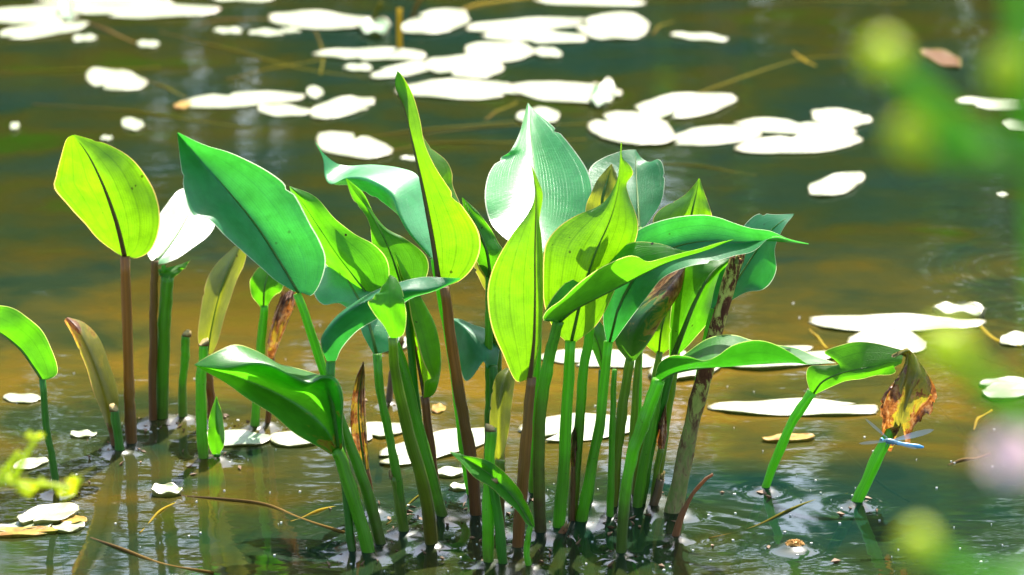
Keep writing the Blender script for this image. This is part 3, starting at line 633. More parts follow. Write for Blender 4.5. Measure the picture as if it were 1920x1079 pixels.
def water_z(X, Y):
    Z = np.zeros_like(X)
    for (b, r) in BASES:
        d = np.hypot(X - b[0], Y - b[1])
        e = np.maximum(d - r, 0)
        Z += np.where(d < 0.2, 0.0068 * np.exp(-e / 0.012), 0) * (1 - np.minimum(Z / 0.0068, 1))
    return Z
sheet('pond_water', axis(-60, 60, -0.72, 0.62, 0.0032, 1.0), axis(-30, 18.2, -0.16, 0.66, 0.0036, 0.8), water_z, water_mat())
sheet('far_bank', np.linspace(-70, 70, 71), np.concatenate([np.linspace(17.2, 30, 27), np.linspace(32, 300, 40)]),
      lambda X, Y: np.minimum(1.4, (Y - 18.0) * 0.35) + 0.12 * np.sin(X * 1.3) * np.sin(Y * 0.9), simple_mat('bank_grass', (0.05, 0.08, 0.02), 0.9))
def far_wood():
    V = []; F = []; mi = []
    def quad(c, s, nrm):
        a = np.cross(nrm, rng.normal(size=3)); a /= np.linalg.norm(a); b = np.cross(nrm, a)
        k = len(V); V.extend([c - a * s, c - b * s * .6, c + a * s, c + b * s * .6]); F.append((k, k + 1, k + 2, k + 3))
    for i in range(46):
        x = -21 + i * 0.96 + rng.uniform(-.7, .7); y = rng.uniform(21, 28); z0 = 1.0
        H = rng.uniform(5.9, 8.9); R = rng.uniform(1.5, 2.5)
        pv, pf, _ = tube([(x, y, z0 - .3), (x + rng.uniform(-.3, .3), y, z0 + H * .5), (x + rng.uniform(-.5, .5), y, z0 + H * .9)], [0.2, 0.13, 0.04], 7)
        k = len(V); V.extend(list(pv)); F.extend([tuple(q + k for q in f) for f in pf]); mi.extend([1] * len(pf))
        clumps = [(np.array([x, y, z0]) + np.array([rng.normal() * R * .6, rng.normal() * R * .6, rng.uniform(0.12, 1) * H]), rng.uniform(.5, 1.1)) for _ in range(30)]
        for c, cr in clumps:
            for _ in range(26):
                d = rng.normal(size=3); d /= np.linalg.norm(d)
                quad(c + d * cr * rng.uniform(.4, 1), rng.uniform(.12, .3), rng.normal(size=3) + d); mi.append(0)
    for i in range(1500):   # shrubs along the waterline
        quad(np.array([rng.uniform(-20, 20), rng.uniform(18.6, 21), 0.3 + abs(rng.normal()) * .7]), rng.uniform(.1, .28), rng.normal(size=3)); mi.append(0)
    o = mesh_obj('far_wood', V, F, [simple_mat('wood_foliage', (0.035, 0.08, 0.02), 0.6, 0.5, 0.7, trans=(0.08, 0.2, 0.012)), simple_mat('wood_bark', (0.09, 0.07, 0.05))], smooth=False)
    o.data.polygons.foreach_set('material_index', mi)
    o['kind'] = 'stuff'
far_wood()

# ------------------------------------------------------------------ leaves and stems of the clump
GROUP = 'broad leaves rising from the clump'
def stem_path(stem):
    b = W(*stem[0][:2]); Yb = b[1]; pts = [b]
    for s in stem[1:]:
        pts.append(P(s[0], s[1], Yb + (s[2] / 100 if len(s) > 2 else 0)))
    first = pts[1] - pts[0]; first /= np.linalg.norm(first)
    pts = [b - first * 0.12 / max(0.4, first[2])] + pts
    return pts, Yb
def stem_tube(name, stem, r, mat, parent, origin, top=None):
    pts, Yb = stem_path(stem)
    path = crom(pts, 30)
    rr = [x * 0.9 * mpp(Yb) for x in r]
    if top == 'point': rr = rr + [rr[-1] * 0.75]
    nn = len(rr) * 3; kn = np.interp(np.linspace(0, 1, nn), np.linspace(0, 1, len(rr)), rr) * (1 + rng.normal(size=nn) * 0.05)
    v, f, uv = tube(path, [rr[0] * 1.1] + list(kn), 14, lump=0.07)
    wob = np.repeat(rng.normal(size=(30, 1, 3)).cumsum(0) * 0.0003, 14, 1).reshape(-1, 3)
    return mesh_obj(name, v + wob, f, mat, parent, uv, origin=origin), path, rr
def blade_surface(rails, keel, Yt, nu=64, per=9, bites=True, ragged=False):
    k = len(rails)
    R = []
    for rail in rails:
        q = crom([(p[0], p[1], p[2] if len(p) > 2 else 0.0) for p in rail], nu)
        R.append(np.array([P(a, b, Yt + c / 100) for a, b, c in q]))
    R = np.array(R)                                   # k, nu, 3
    ts = []
    for j in range(k - 1):
        ts += list(j + np.linspace(0, 1, per, endpoint=False))
    ts.append(k - 1)
    V = np.zeros((nu, len(ts), 3)); U = np.zeros((nu, len(ts), 2))
    for c, t in enumerate(ts):
        j = min(int(t), k - 2); f = t - j
        p1, p2 = R[j], R[j + 1]
        p0 = R[j - 1] if j > 0 else 2 * p1 - p2
        p3 = R[j + 2] if j + 2 < k else 2 * p2 - p1
        cr = 0.5 * (2 * p1 + (p2 - p0) * f + (2 * p0 - 5 * p1 + 4 * p2 - p3) * f * f + (3 * p1 - p0 - 3 * p2 + p3) * f ** 3)
        ln = p1 * (1 - f) + p2 * f
        V[:, c] = cr * 0.75 + ln * 0.25
        vv = 0.5 * t / keel if (keel > 0 and t <= keel) else (0.5 + 0.5 * (t - keel) / (k - 1 - keel) if keel < k - 1 else 0.5 * t / keel)
        U[:, c, 1] = vv; U[:, c, 0] = np.linspace(0, 1, nu)
    # gentle swelling between the veins and a slack waviness of the blade
    uu = U[:, :, 0]; vv = U[:, :, 1]; edge = np.abs(vv - 0.5) * 2
    ph = rng.uniform(0, 6.28, 4)
    bul = 0.0011 * np.sin(uu * 17 + ph[0] + 3 * vv) * edge ** 2 * np.sin(uu * math.pi) + 0.0008 * np.sin(uu * 7 + vv * 9 + ph[1]) * np.sin(uu * math.pi)
    V[:, :, 1] += bul * 2.2
    V[:, :, 2] += bul * 0.6
    m = V.shape[1]
    if bites:
        for _ in range(int(rng.integers(0, 4))):          # small nibbles out of the margin
            u0 = rng.uniform(.2, .9); wd = rng.uniform(.012, .03); dp = rng.uniform(.4, 1.3); left = rng.uniform() < .5
            g = dp * np.clip(1 - (np.abs(np.linspace(0, 1, nu) - u0) / wd) ** 2, 0, 1) * rng.uniform(.7, 1.2, nu)
            e, q = (0, 2) if left else (m - 1, m - 3)
            e2 = 1 if left else m - 2
            full = V[:, q] - V[:, e]
            V[:, e] = V[:, e] + full * np.minimum(g * .55, .95)[:, None]
            V[:, e2] = V[:, e2] + (V[:, q] - V[:, e2]) * np.minimum(g * .5, .9)[:, None]
    if ragged:
        jg = np.clip(rng.normal(size=(nu, 1)).cumsum(0) * .12 + rng.normal(size=(nu, 1)) * .16, -.5, .5)
        V[:, 0] += (V[:, 2] - V[:, 0]) * np.abs(jg) * 1.4
        V[:, -1] += (V[:, -3] - V[:, -1]) * np.abs(np.roll(jg, 17, 0)) * 1.4
        V[:, :, 1] += rng.normal(size=(nu, m)).cumsum(0) * .0006
    return V, U, R
for p in LEAVES:
    base = W(*p['stem'][0][:2])
    th = empty(p['name'], base, p['label'], p['cat'], GROUP)
    so, path, rr = stem_tube('petiole', p['stem'], p['r'], M[p['sm']], th, base)
    lastd = p['stem'][-1][2] / 100 if len(p['stem'][-1]) > 2 else 0
    V, U, R = blade_surface(p['rails'], p['keel'], base[1] + lastd, ragged=p['m'] in ('wither', 'drybrown'))
    n, m = V.shape[:2]
    blade = mesh_obj('blade', V.reshape(-1, 3), grid_faces(n, m), M[p['m']], th, U.reshape(-1, 2), origin=base)
    if p['ribr']:
        kr = R[p['keel']].copy()
        w = p['ribr'] * mpp(base[1])
        kr[:, 1] -= w * 0.25
        kk = crom(kr[::4], 26)
        v, f, uv = tube(kk[:-1], [w, w * 0.8, w * 0.55, w * 0.3, w * 0.12], 8)
        mesh_obj('midrib', v, f, M[p['rib']], blade, uv, origin=base)

for (label, stem, r, sm, top) in STEMS:
    base = W(*stem[0])
    stick = sm == 'bark'
    th = empty('broken_stick' if stick else 'plant_stem', base, label, 'stick' if stick else 'stem', None if stick else 'bare and cut stems in the clump')
    so, path, rr = stem_tube('shaft' if stick else 'stalk', stem, r, M[sm], th, base, top)
    end = path[-1]; d = path[-1] - path[-3]; d /= np.linalg.norm(d)
    if top == 'cut':
        v, f, uv = tube([end - d * 0.002, end + d * 0.003, end + d * 0.004], [rr[-1] * 1.05, rr[-1] * 0.97, rr[-1] * 0.7], 16, lump=0.14)
        v = np.array(v); sl = rng.uniform(-.7, .7, 2); v[16:, 2] += (v[16:, 0] - end[0]) * sl[0] + (v[16:, 1] - end[1]) * sl[1] + rng.normal(size=len(v) - 16) * .0007
        mesh_obj('cut_end', v, f, M['cut'], th, uv, origin=base)
    elif top == 'broken':
        V = []; F = []; UV = []
        for _ in range(7):
            a = rng.uniform(0, 6.28); o = np.array([math.cos(a), math.sin(a), 0]) * rr[-1] * 0.6
            v, f, uv = tube([end + o - d * 0.004, end + o + d * rng.uniform(.002, .007), end + o * 1.2 + d * rng.uniform(.006, .013)], [rr[-1] * .38, rr[-1] * .28, rr[-1] * .05], 5)
            k = len(V); V += list(v); UV += uv; F += [tuple(q + k for q in g) for g in f]
        mesh_obj('splintered_end', V, F, M[sm] if stick else M['cut'], th, UV, origin=base)

# ------------------------------------------------------------------ floating leaves
def pad_mat(name, col, dead=False, dull=False):
    m, nt = new_mat(name)
    obj = N(nt, 'ShaderNodeTexCoord').outputs['Object']
    uvn = N(nt, 'ShaderNodeUVMap', uv_map='UVMap').outputs[0]
    n1 = noise(nt, obj, 16, 4, 0.6); n2 = noise(nt, obj, 60, 3, 0.6)
    sep = N(nt, 'ShaderNodeSeparateXYZ'); L(nt, uvn, sep.inputs[0])
    ang = mathn(nt, 'PINGPONG', mathn(nt, 'MULTIPLY', sep.outputs[1], 15.0), 0.5)
    vein = mathn(nt, 'MULTIPLY', mathn(nt, 'MULTIPLY', mathn(nt, 'LESS_THAN', ang, 0.03), mathn(nt, 'GREATER_THAN', sep.outputs[0], 0.3)), 0.4)
    c = mixc(nt, n1, tuple(x * .75 for x in col), tuple(min(1, x * 1.3) for x in col))
    c = mixc(nt, vein, c, tuple(min(1, x * 1.5 + .02) for x in col))
    rim = mathn(nt, 'GREATER_THAN', mathn(nt, 'ADD', sep.outputs[0], mathn(nt, 'MULTIPLY', mathn(nt, 'SUBTRACT', n1, .5), .2)), 0.94)
    c = mixc(nt, rim, c, (0.14, 0.12, 0.008))
    br = ramp(nt, noise(nt, obj, 9, 4, 0.65, 0.8), [(0.66 if not dead else 0.4, (0, 0, 0)), (0.7 if not dead else 0.5, (1, 1, 1))])
    c = mixc(nt, br, c, ramp(nt, n2, [(0.35, (0.16, 0.06, 0.01)), (0.65, (0.34, 0.19, 0.03))]))
    pr = N(nt, 'ShaderNodeBsdfPrincipled'); L(nt, c, pr.inputs['Base Color'])
    L(nt, mathn(nt, 'ADD', mathn(nt, 'MULTIPLY', n1, 0.15), 0.36), pr.inputs['Roughness'])
    pr.inputs['Specular IOR Level'].default_value = 0.15 if dead or dull else 1.0
    pr.inputs['Coat Weight'].default_value = 0.0 if dead or dull else 0.75; pr.inputs['Coat Roughness'].default_value = 0.5; pr.inputs['Coat IOR'].default_value = 1.7
    bp = N(nt, 'ShaderNodeBump'); bp.inputs['Strength'].default_value = 0.8; bp.inputs['Distance'].default_value = 0.004
    L(nt, mathn(nt, 'ADD', n1, mathn(nt, 'MULTIPLY', n2, .3)), bp.inputs['Height']); L(nt, bp.outputs[0], pr.inputs['Normal'])
    tl = N(nt, 'ShaderNodeBsdfTranslucent'); tl.inputs['Color'].default_value = (0.3, 0.5, 0.03, 1)
    mx = N(nt, 'ShaderNodeMixShader'); mx.inputs[0].default_value = 0.12
    L(nt, pr.outputs[0], mx.inputs[1]); L(nt, tl.outputs[0], mx.inputs[2])
    L(nt, mx.outputs[0], N(nt, 'ShaderNodeOutputMaterial').inputs['Surface'])
    return m
M['pad'] = pad_mat('pad_green', (0.125, 0.175, 0.035))
M['pad_dark'] = pad_mat('pad_dark_green', (0.07, 0.18, 0.05))
M['pad_dead'] = pad_mat('pad_yellowing', (0.3, 0.2, 0.03), True)
M['fallen'] = pad_mat('fallen_orange', (0.09, 0.032, 0.002), False, True)
pad_n = [0]
def pad(cx, cy, w, h, rot, label, mat='pad', curl=0.16, notch=None, group='lily pads floating on the pond', name='lily_pad', cat='lily pad', segs=56):
    """A floating leaf blade: a real disc on the water with a slit, a raised wavy rim and 2 mm of thickness."""
    pad_n[0] += 1; h *= 0.86
    z0 = 0.0022 + 0.00045 * (pad_n[0] % 9)
    ph = rng.uniform(0, 6.28, 5); c0 = W(cx, cy)
    rt = math.radians(rot); ring = []
    na = rng.uniform(0, 6.28) if notch is None else math.radians(notch)
    for j in range(segs):
        th = 2 * math.pi * j / segs
        k = 1 + 0.05 * math.sin(2 * th + ph[0]) + 0.05 * math.sin(3 * th + ph[1]) + 0.03 * math.sin(5 * th + ph[4]) + 0.012 * math.sin(7 * th + ph[2]) + 0.012 * math.sin(13 * th + ph[3]) + 0.012 * math.sin(19 * th + ph[0] * 2)
        dth = abs((th - na + math.pi) % (2 * math.pi) - math.pi)
        if dth < 0.12 and w > 110: k *= 0.4 + 0.6 * (dth / 0.12)
        a, b = w / 2 * k * math.cos(th), h / 2 * k * math.sin(th)
        ring.append(W(cx + a * math.cos(rt) - b * math.sin(rt), cy + a * math.sin(rt) + b * math.cos(rt)) - c0)
    ring = np.array(ring)
    size = np.linalg.norm(ring, axis=1).mean()
    V = [np.array([0, 0, z0])]; UV = [(0, 0)]; F = []
    fr = [0.3, 0.6, 0.82, 0.94, 1.0]
    for q, f in enumerate(fr):
        for j in range(segs):
            th = 2 * math.pi * j / segs
            lift = curl * size * 0.16 * (f ** 5) * (0.45 + 0.55 * math.sin(2 * th + ph[1]) * math.sin(th * 3 + ph[4])) + 0.001 * math.sin(5 * th + ph[0]) * f ** 3
            V.append(np.array([ring[j, 0] * f, ring[j, 1] * f, z0 + max(-0.001, lift)])); UV.append((f, j / segs))
    for q, f in enumerate([1.0, 0.9]):       # rim thickness and underside
        for j in range(segs):
            v = V[1 + 4 * segs + j]
            V.append(np.array([ring[j, 0] * f, ring[j, 1] * f, v[2] - 0.001 if q == 0 else -0.001])); UV.append((f, j / segs))
    for j in range(segs): F.append((0, 1 + (j + 1) % segs, 1 + j))
    F += grid_faces(len(fr) + 2, segs, True, 1)
    k0 = 1 + (len(fr) + 1) * segs
    F.append(tuple(k0 + j for j in range(segs)))
    o = mesh_obj(name, V, F, M[mat], None, UV)
    o.location = (c0[0], c0[1], 0)
    return tag(o, label, cat, group)

PADS = [
 (60,30,210,38,-4,'lily pad cut by the left edge of the picture, topmost at left'),
 (265,22,270,32,1,'long lily pad along the top, right of the curled green scrap'),
 (200,5,270,18,0,'lily pad touching the top edge above the long top-left pad'),
 (78,60,160,28,-7,'narrow tilted lily pad below the top left corner pad'),
 (158,75,46,14,-5,'small scrap of pad right of the narrow tilted pad'),
 (455,1,130,12,0,'sliver of a pad at the very top, left of centre'),
 (600,43,205,34,3,'wide lily pad left of the upright yellow stalk'),
 (818,46,135,46,-8,'oval lily pad right of the upright yellow stalk'),
 (1105,5,215,16,1,'pad along the top edge right of centre, flat and long'),
 (985,50,230,28,-3,'long pad behind, in the raft at top centre'),
 (1005,72,200,26,2,'long pad in front, in the raft at top centre'),
 (1152,53,132,60,-4,'round heart-shaped lily pad at the right end of the top raft'),
 (935,101,136,44,-2,'lily pad in the middle of the raft, under the round heart-shaped one'),
 (1313,73,104,14,5,'thin floating pad alone right of the heart-shaped lily pad'),
 (700,106,200,26,1,'isolated long narrow pad under the upright yellow stalk'),
 (872,130,148,48,4,'large pad with a pale fold just right of the tallest leaf tip'),
 (760,136,125,26,-9,'partly green pad just left of the large folded pad'),
 (215,152,112,48,6,'lone lumpy pad left of the centre with a trailing stalk'),
 (450,190,225,32,-3,'pad with a yellow tongue at its left end'),
 (530,210,95,24,4,'small pad overlapping between the yellow-tongued pad and its right neighbour'),
 (640,205,122,38,-10,'tilted pad above the hooked white leaf, right of the overlapping small pad'),
 (862,172,240,38,1,'left half of the widest raft of pads behind the leaf tips'),
 (1062,177,200,44,3,'right half of the widest raft of pads behind the leaf tips'),
 (1282,203,196,48,-6,'big oval pad with a green back edge, right of centre'),
 (1185,247,160,70,4,'pile-up pad with an orange torn spot below the big oval pad'),
 (1010,223,80,34,0,'pad peeking from behind the tip of the broad glare-streaked leaf'),
 (1340,257,190,38,-5,'pad joining the pile-up on its right side'),
 (1490,242,230,30,3,'long pad second from the right in the right-hand raft'),
 (1575,224,118,36,6,'rounded pad at the back right of the right-hand raft'),
 (1500,273,236,40,-5,'long tapering pad at the front of the right-hand raft'),
 (660,277,150,48,8,'pad just behind the hooked tip of the white curling leaf'),
 (1568,350,110,42,-13,'single ragged pad alone in open water at right'),
 (248,237,44,24,8,'small round pad above the big broad leaf tip'),
 (28,241,18,14,-20,'tiny pad near the left edge, level with the oval leaf top'),
 (200,264,22,8,0,'tiny sliver pad just right of the oval yellow leaf top'),
 (1880,197,170,24,2,'pad at the right edge behind the blurred stalks, upper one'),
 (1912,236,62,22,0,'pad at the right edge behind the blurred stalks, lower one'),
 (428,60,52,12,0,'little pad fragment left of a chain of fragments near the top'),
 (500,64,66,12,2,'little pad fragment in the middle of a chain near the top'),
 (545,60,34,9,2,'little pad fragment at the right end of a chain near the top'),
 (278,86,42,14,0,'small white scrap above the lone lumpy pad'),
 (590,177,32,24,10,'white scrap standing up between two tilted pads'),
 (672,131,52,14,0,'small broken pad pieces left of the tallest leaf tip'),
 (1027,103,50,20,5,'small pad at the right end of the middle raft'),
 (1880,366,18,8,0,'tiny speck of a pad in open water at far right'),
 (785,299,66,8,0,'thin wet sliver pad between the curling leaf and the tallest leaf'),
 (1675,610,315,38,1,'huge flat pad at right, behind the notched lone leaf'),
 (1665,645,145,52,2,'bright pad lying against the huge flat pad, just above the notched leaf'),
 (1905,640,62,28,0,'pad at the right edge near the yellow slanting stalk'),
 (1890,722,104,20,0,'back pad of two at the right edge beside the pink flower'),
 (1888,738,98,34,-3,'front pad of two at the right edge beside the pink flower'),
 (1440,675,246,46,-2,'pad behind the low stretched leaf, right of the stick'),
 (1290,690,150,58,-14,'pad behind the low stretched leaf, left of the stick'),
 (1125,675,220,40,2,'pad seen through the stems under the needle-tipped leaf, farther one'),
 (1494,768,312,36,1,'long white pad crossed by the curved stem of the notched leaf'),
 (1090,805,232,58,-2,'large white pad seen through the middle stems, nearer one'),
 (820,840,230,56,-13,'white tilted pad behind the left bunch of stems'),
 (690,815,150,36,-8,'white pad just right of the dead brown strip'),
 (560,826,110,34,-4,'pale pad peeking from under the folded leaf'),
 (842,890,58,18,0,'small white patch of pad left of the small leaning leaf'),
 (862,918,40,12,0,'smallest white pad patch just left of the small leaning leaf'),
 (742,650,60,26,-10,'white bit of pad showing between the left stems'),
 (42,749,72,20,0,'little white pad near the left edge with its dark underside'),
 (56,872,70,22,-10,'small pad beneath the blurred sprig at the left'),
 (155,817,48,14,0,'small domed pad left of the pinkish rolled leaf'),
 (1295,704,70,14,-12,'thin pad edge poking out left of the stick'),
]
for q in PADS: pad(*q)
pad(440,826,128,34,0,'dull green floating pad beside the slim young leaf', 'pad_dark')
pad(1130,185,54,40,-40,'green pad flipped up at the right end of the widest raft','pad_dark', curl=1.6)
pad(125,28,34,30,60,'curled green scrap between the two top left pads','pad_dark', curl=1.6)
pad(703,58,58,38,10,'green underside of a pad flipped up left of the yellow stalk','pad_dark', curl=1.4)
pad(92,972,120,34,-10,'crumpled pale pad at the bottom left, lying on orange rotten pads','pad', curl=0.9)
pad(40,990,120,22,-6,'white half-sunken pad at the bottom left edge in front of the crumpled one','pad', curl=0.5)
pad(128,992,62,20,-4,'small glossy white pad at the right end of the bottom left heap','pad', curl=0.8)
pad(128,976,70,20,8,'yellow pointed pad scrap sticking out right of the bottom left heap','pad_dead', curl=0.5)
pad(34,1001,150,18,-2,'orange rotten pad strip under the bottom left heap','pad_dead', curl=0.3)
pad(1766,113,84,27,19,'floating orange fallen leaf at upper right','fallen', curl=0.4, group=None, name='fallen_leaf', cat='fallen leaf')
pad(1480,825,104,14,-3,'yellow fallen leaf floating under the curved stem of the notched leaf','pad_dead', group=None, name='fallen_leaf', cat='fallen leaf')
pad(343,201,34,14,-8,'yellow floating tongue-shaped leaf at the left end of a white pad','pad_dead', group=None, name='fallen_leaf', cat='fallen leaf')
pad(1800,590,96,28,6,'crumpled brownish pad on top of the right end of the huge flat pad','pad', curl=1.8)
pad(312,926,56,18,0,'crumpled scrap at the left end of the brown floating stalk','pad', curl=1.5)
pad(822,768,26,20,0,'small yellow floating leaf between the left stems','pad_dead', group=None, name='fallen_leaf', cat='fallen leaf')

# stalks trailing at and just under the surface
M['trail'] = stem_mat('stalk_trailing_olive', (0.15, 0.13, 0.012), (0.12, 0.08, 0.012), 0.4, trans=0.2, rough=0.9, spec=0.05)
M['trail_yellow'] = stem_mat('stalk_trailing_yellow', (0.42, 0.3, 0.02), (0.3, 0.2, 0.02), 0.4, trans=0.35, rough=0.8, spec=0.1)
M['trail_brown'] = stem_mat('stalk_trailing_brown', (0.19, 0.11, 0.02), (0.1, 0.06, 0.02), 0.4, trans=0.2, rough=0.8, spec=0.1)
M['trail_dark'] = stem_mat('stalk_trailing_dark', (0.03, 0.04, 0.012), (0.02, 0.02, 0.01), 0.4, trans=0.1)
TRAILS = [
 ('olive stalk lying along the water from the left edge to the lone lumpy pad',[(-10,136),(80,135),(180,131),(300,127)],4,'trail'),
 ('brownish stalk slanting down from the curled green scrap',[(150,38),(200,58),(260,84)],4,'trail_brown'),
 ('pale green stalk from the lone lumpy pad to the yellow-tongued pad',[(268,148),(305,163),(350,184)],3.5,'trail'),
 ('pale thread hanging down left of the isolated long narrow pad',[(592,60),(602,85),(606,110),(600,142)],3,'trail'),
 ('orange stalk lying behind the chain of small fragments',[(360,48),(430,38),(520,36)],4,'trail_brown'),
 ('long olive stalk running right from behind the tallest leaf',[(790,252),(880,243),(980,236),(1110,233)],4,'trail'),
 ('second olive stalk under the widest raft, crossing the first',[(640,262),(760,250),(880,236),(990,226)],4,'trail'),
 ('short green stalk poking up at a slant beside the broad leaf tip',[(908,226),(935,209),(968,194)],4,'trail'),
 ('faint olive stalk level with the tip of the broad leaf',[(700,290),(800,272),(950,268),(1100,262)],4,'trail'),
 ('orange stalk at the top edge right of the yellow stalk',[(858,22),(900,10),(960,0),(1010,-6)],5,'trail_yellow'),
 ('short green stalk right of the heart-shaped pad',[(1222,66),(1240,48),(1262,42)],3.5,'trail'),
 ('small yellow stalk floating alone in the upper right water',[(1488,98),(1504,112),(1530,124)],3.5,'trail_yellow'),
 ('yellow slanting stalk at the right edge below the crumpled pad',[(1822,598),(1850,625),(1880,645),(1915,652)],6,'trail_yellow'),
 ('thin yellow stalk left of the huge flat pad',[(1518,618),(1535,636),(1552,655)],4,'trail_yellow'),
 ('orange straight twig floating near the pink flower',[(1778,872),(1815,862),(1858,853)],5,'trail_brown'),
 ('brown stalk curving along the water from the crumpled scrap',[(335,929),(420,938),(500,948),(560,970),(600,985),(645,1000)],5,'trail_brown'),
 ('dark brown stalk in the bottom left water',[(170,1008),(240,1036),(310,1058),(400,1076)],5,'trail_brown'),
 ('olive wisp floating left of the folded leaf stem',[(545,978),(590,962),(625,950),(660,948)],3.5,'trail_yellow'),
 ('thin olive wisp behind the left stems',[(725,985),(780,935),(830,905)],2.5,'trail'),
 ('dark sunken stalk slanting below the withered leaf',[(1540,800),(1600,858),(1660,905),(1705,935)],4,'trail_dark'),
 ('dark sunken stalk right of the withered leaf',[(1765,760),(1800,800),(1850,850)],4,'trail_dark'),
 ('brown stalk behind the notched leaf',[(1345,745),(1450,735),(1560,722),(1680,712)],3,'trail_dark'),
 ('curled yellow wisp between the withered leaf and the pink flower',[(1826,806),(1835,785),(1860,770)],4,'trail_yellow'),
 ('olive stalk crossing the dark water under the lone lumpy pad',[(60,196),(200,205),(330,222),(470,240)],3.5,'trail'),
 ('olive stalk fanning out left of the isolated long narrow pad',[(420,150),(520,128),(600,112)],3.5,'trail'),
 ('golden stalk slanting under the chain of small fragments',[(300,60),(420,92),(560,128),(690,148)],4,'trail'),
 ('long olive stalk behind the big oval pad toward the blurred buds',[(1110,232),(1190,228),(1330,170),(1500,112),(1640,108)],4,'trail'),
 ('olive stalk running along the top edge at right',[(1400,12),(1560,4),(1700,6)],4,'trail'),
 ('faint straw floating in open water above the ragged lone pad',[(1180,305),(1300,312),(1420,330)],3,'trail'),
 ('pale straw crossing the water by the bottom left cut stem',[(262,1000),(300,960),(352,930)],3,'trail_yellow'),
 ('olive straw lying in front of the curved stem of the notched leaf',[(1330,1010),(1420,985),(1520,940),(1590,925)],3,'trail'),
 ('thin dark stalk from the huge pad to the right edge',[(1830,660),(1880,680),(1930,700)],3,'trail_dark'),
]
for label, pts, r, mt in TRAILS:
    w = [W(*p) for p in pts]; o = w[len(w) // 2].copy()
    for i, a in enumerate(w): a[2] = -0.005 if mt == 'trail_dark' else 0.0
    path = crom(w, 26); path[:, 2] += 0.0015 * np.sin(np.linspace(0, 9, 26) + r)
    rr = r * 0.75 * mpp(o[1]); v, f, uv = tube(path, [rr * .8, rr, rr * .7], 8)
    tag(mesh_obj('floating_stalk', v, f, M[mt], None, uv, origin=o), label, 'stalk', 'stalks trailing on the water')
def upright(label, pts, r, mt, tip=None):
    pth, Yb = stem_path(pts); o = W(*pts[0])
    v, f, uv = tube(crom(pth, 20), [r * mpp(Yb), r * .8 * mpp(Yb)], 8)
    tag(mesh_obj('pad_stalk', v, f, M[mt], None, uv, origin=o), label, 'stalk', 'upright stalks among the pads')
upright('upright yellow stalk standing among the top pads',[(750,96),(749,60),(749,17)],6,'trail_yellow')
upright('short leaning green stalk beside the flipped pad at the top',[(697,44),(705,25),(716,4)],5,'trail')
upright('thin brown stalk leaning right at the very top',[(772,38),(778,18),(790,-4)],4,'trail_brown')

# ------------------------------------------------------------------ small creatures and scraps
def blob(c, rx, ry, rz, seg=10, rings=7, lump=0.0):
    V = []; F = []; UV = []
    for i in range(rings + 1):
        a = math.pi * i / rings
        for j in range(seg):
            b = 2 * math.pi * j / seg; k = 1 + lump * rng.normal()
            V.append((c[0] + rx * k * math.sin(a) * math.cos(b), c[1] + ry * k * math.sin(a) * math.sin(b), c[2] + rz * k * math.cos(a))); UV.append((j / seg, i / rings))
    return V, grid_faces(rings + 1, seg, True), UV
M['fly_blue'] = simple_mat('damselfly_blue', (0.1, 0.36, 0.6), 0.35, 0.2, 60)
M['fly_dark'] = simple_mat('damselfly_thorax', (0.1, 0.2, 0.25), 0.35, 0.3, 90)
def wing_mat():
    m, nt = new_mat('damselfly_wing')
    tr = N(nt, 'ShaderNodeBsdfTransparent'); g = N(nt, 'ShaderNodeBsdfPrincipled'); g.inputs['Base Color'].default_value = (0.6, 0.66, 0.7, 1); g.inputs['Roughness'].default_value = 0.25
    mx = N(nt, 'ShaderNodeMixShader'); mx.inputs[0].default_value = 0.45
    L(nt, tr.outputs[0], mx.inputs[1]); L(nt, g.outputs[0], mx.inputs[2]); L(nt, mx.outputs[0], N(nt, 'ShaderNodeOutputMaterial').inputs['Surface'])
    return m
M['wing'] = wing_mat()
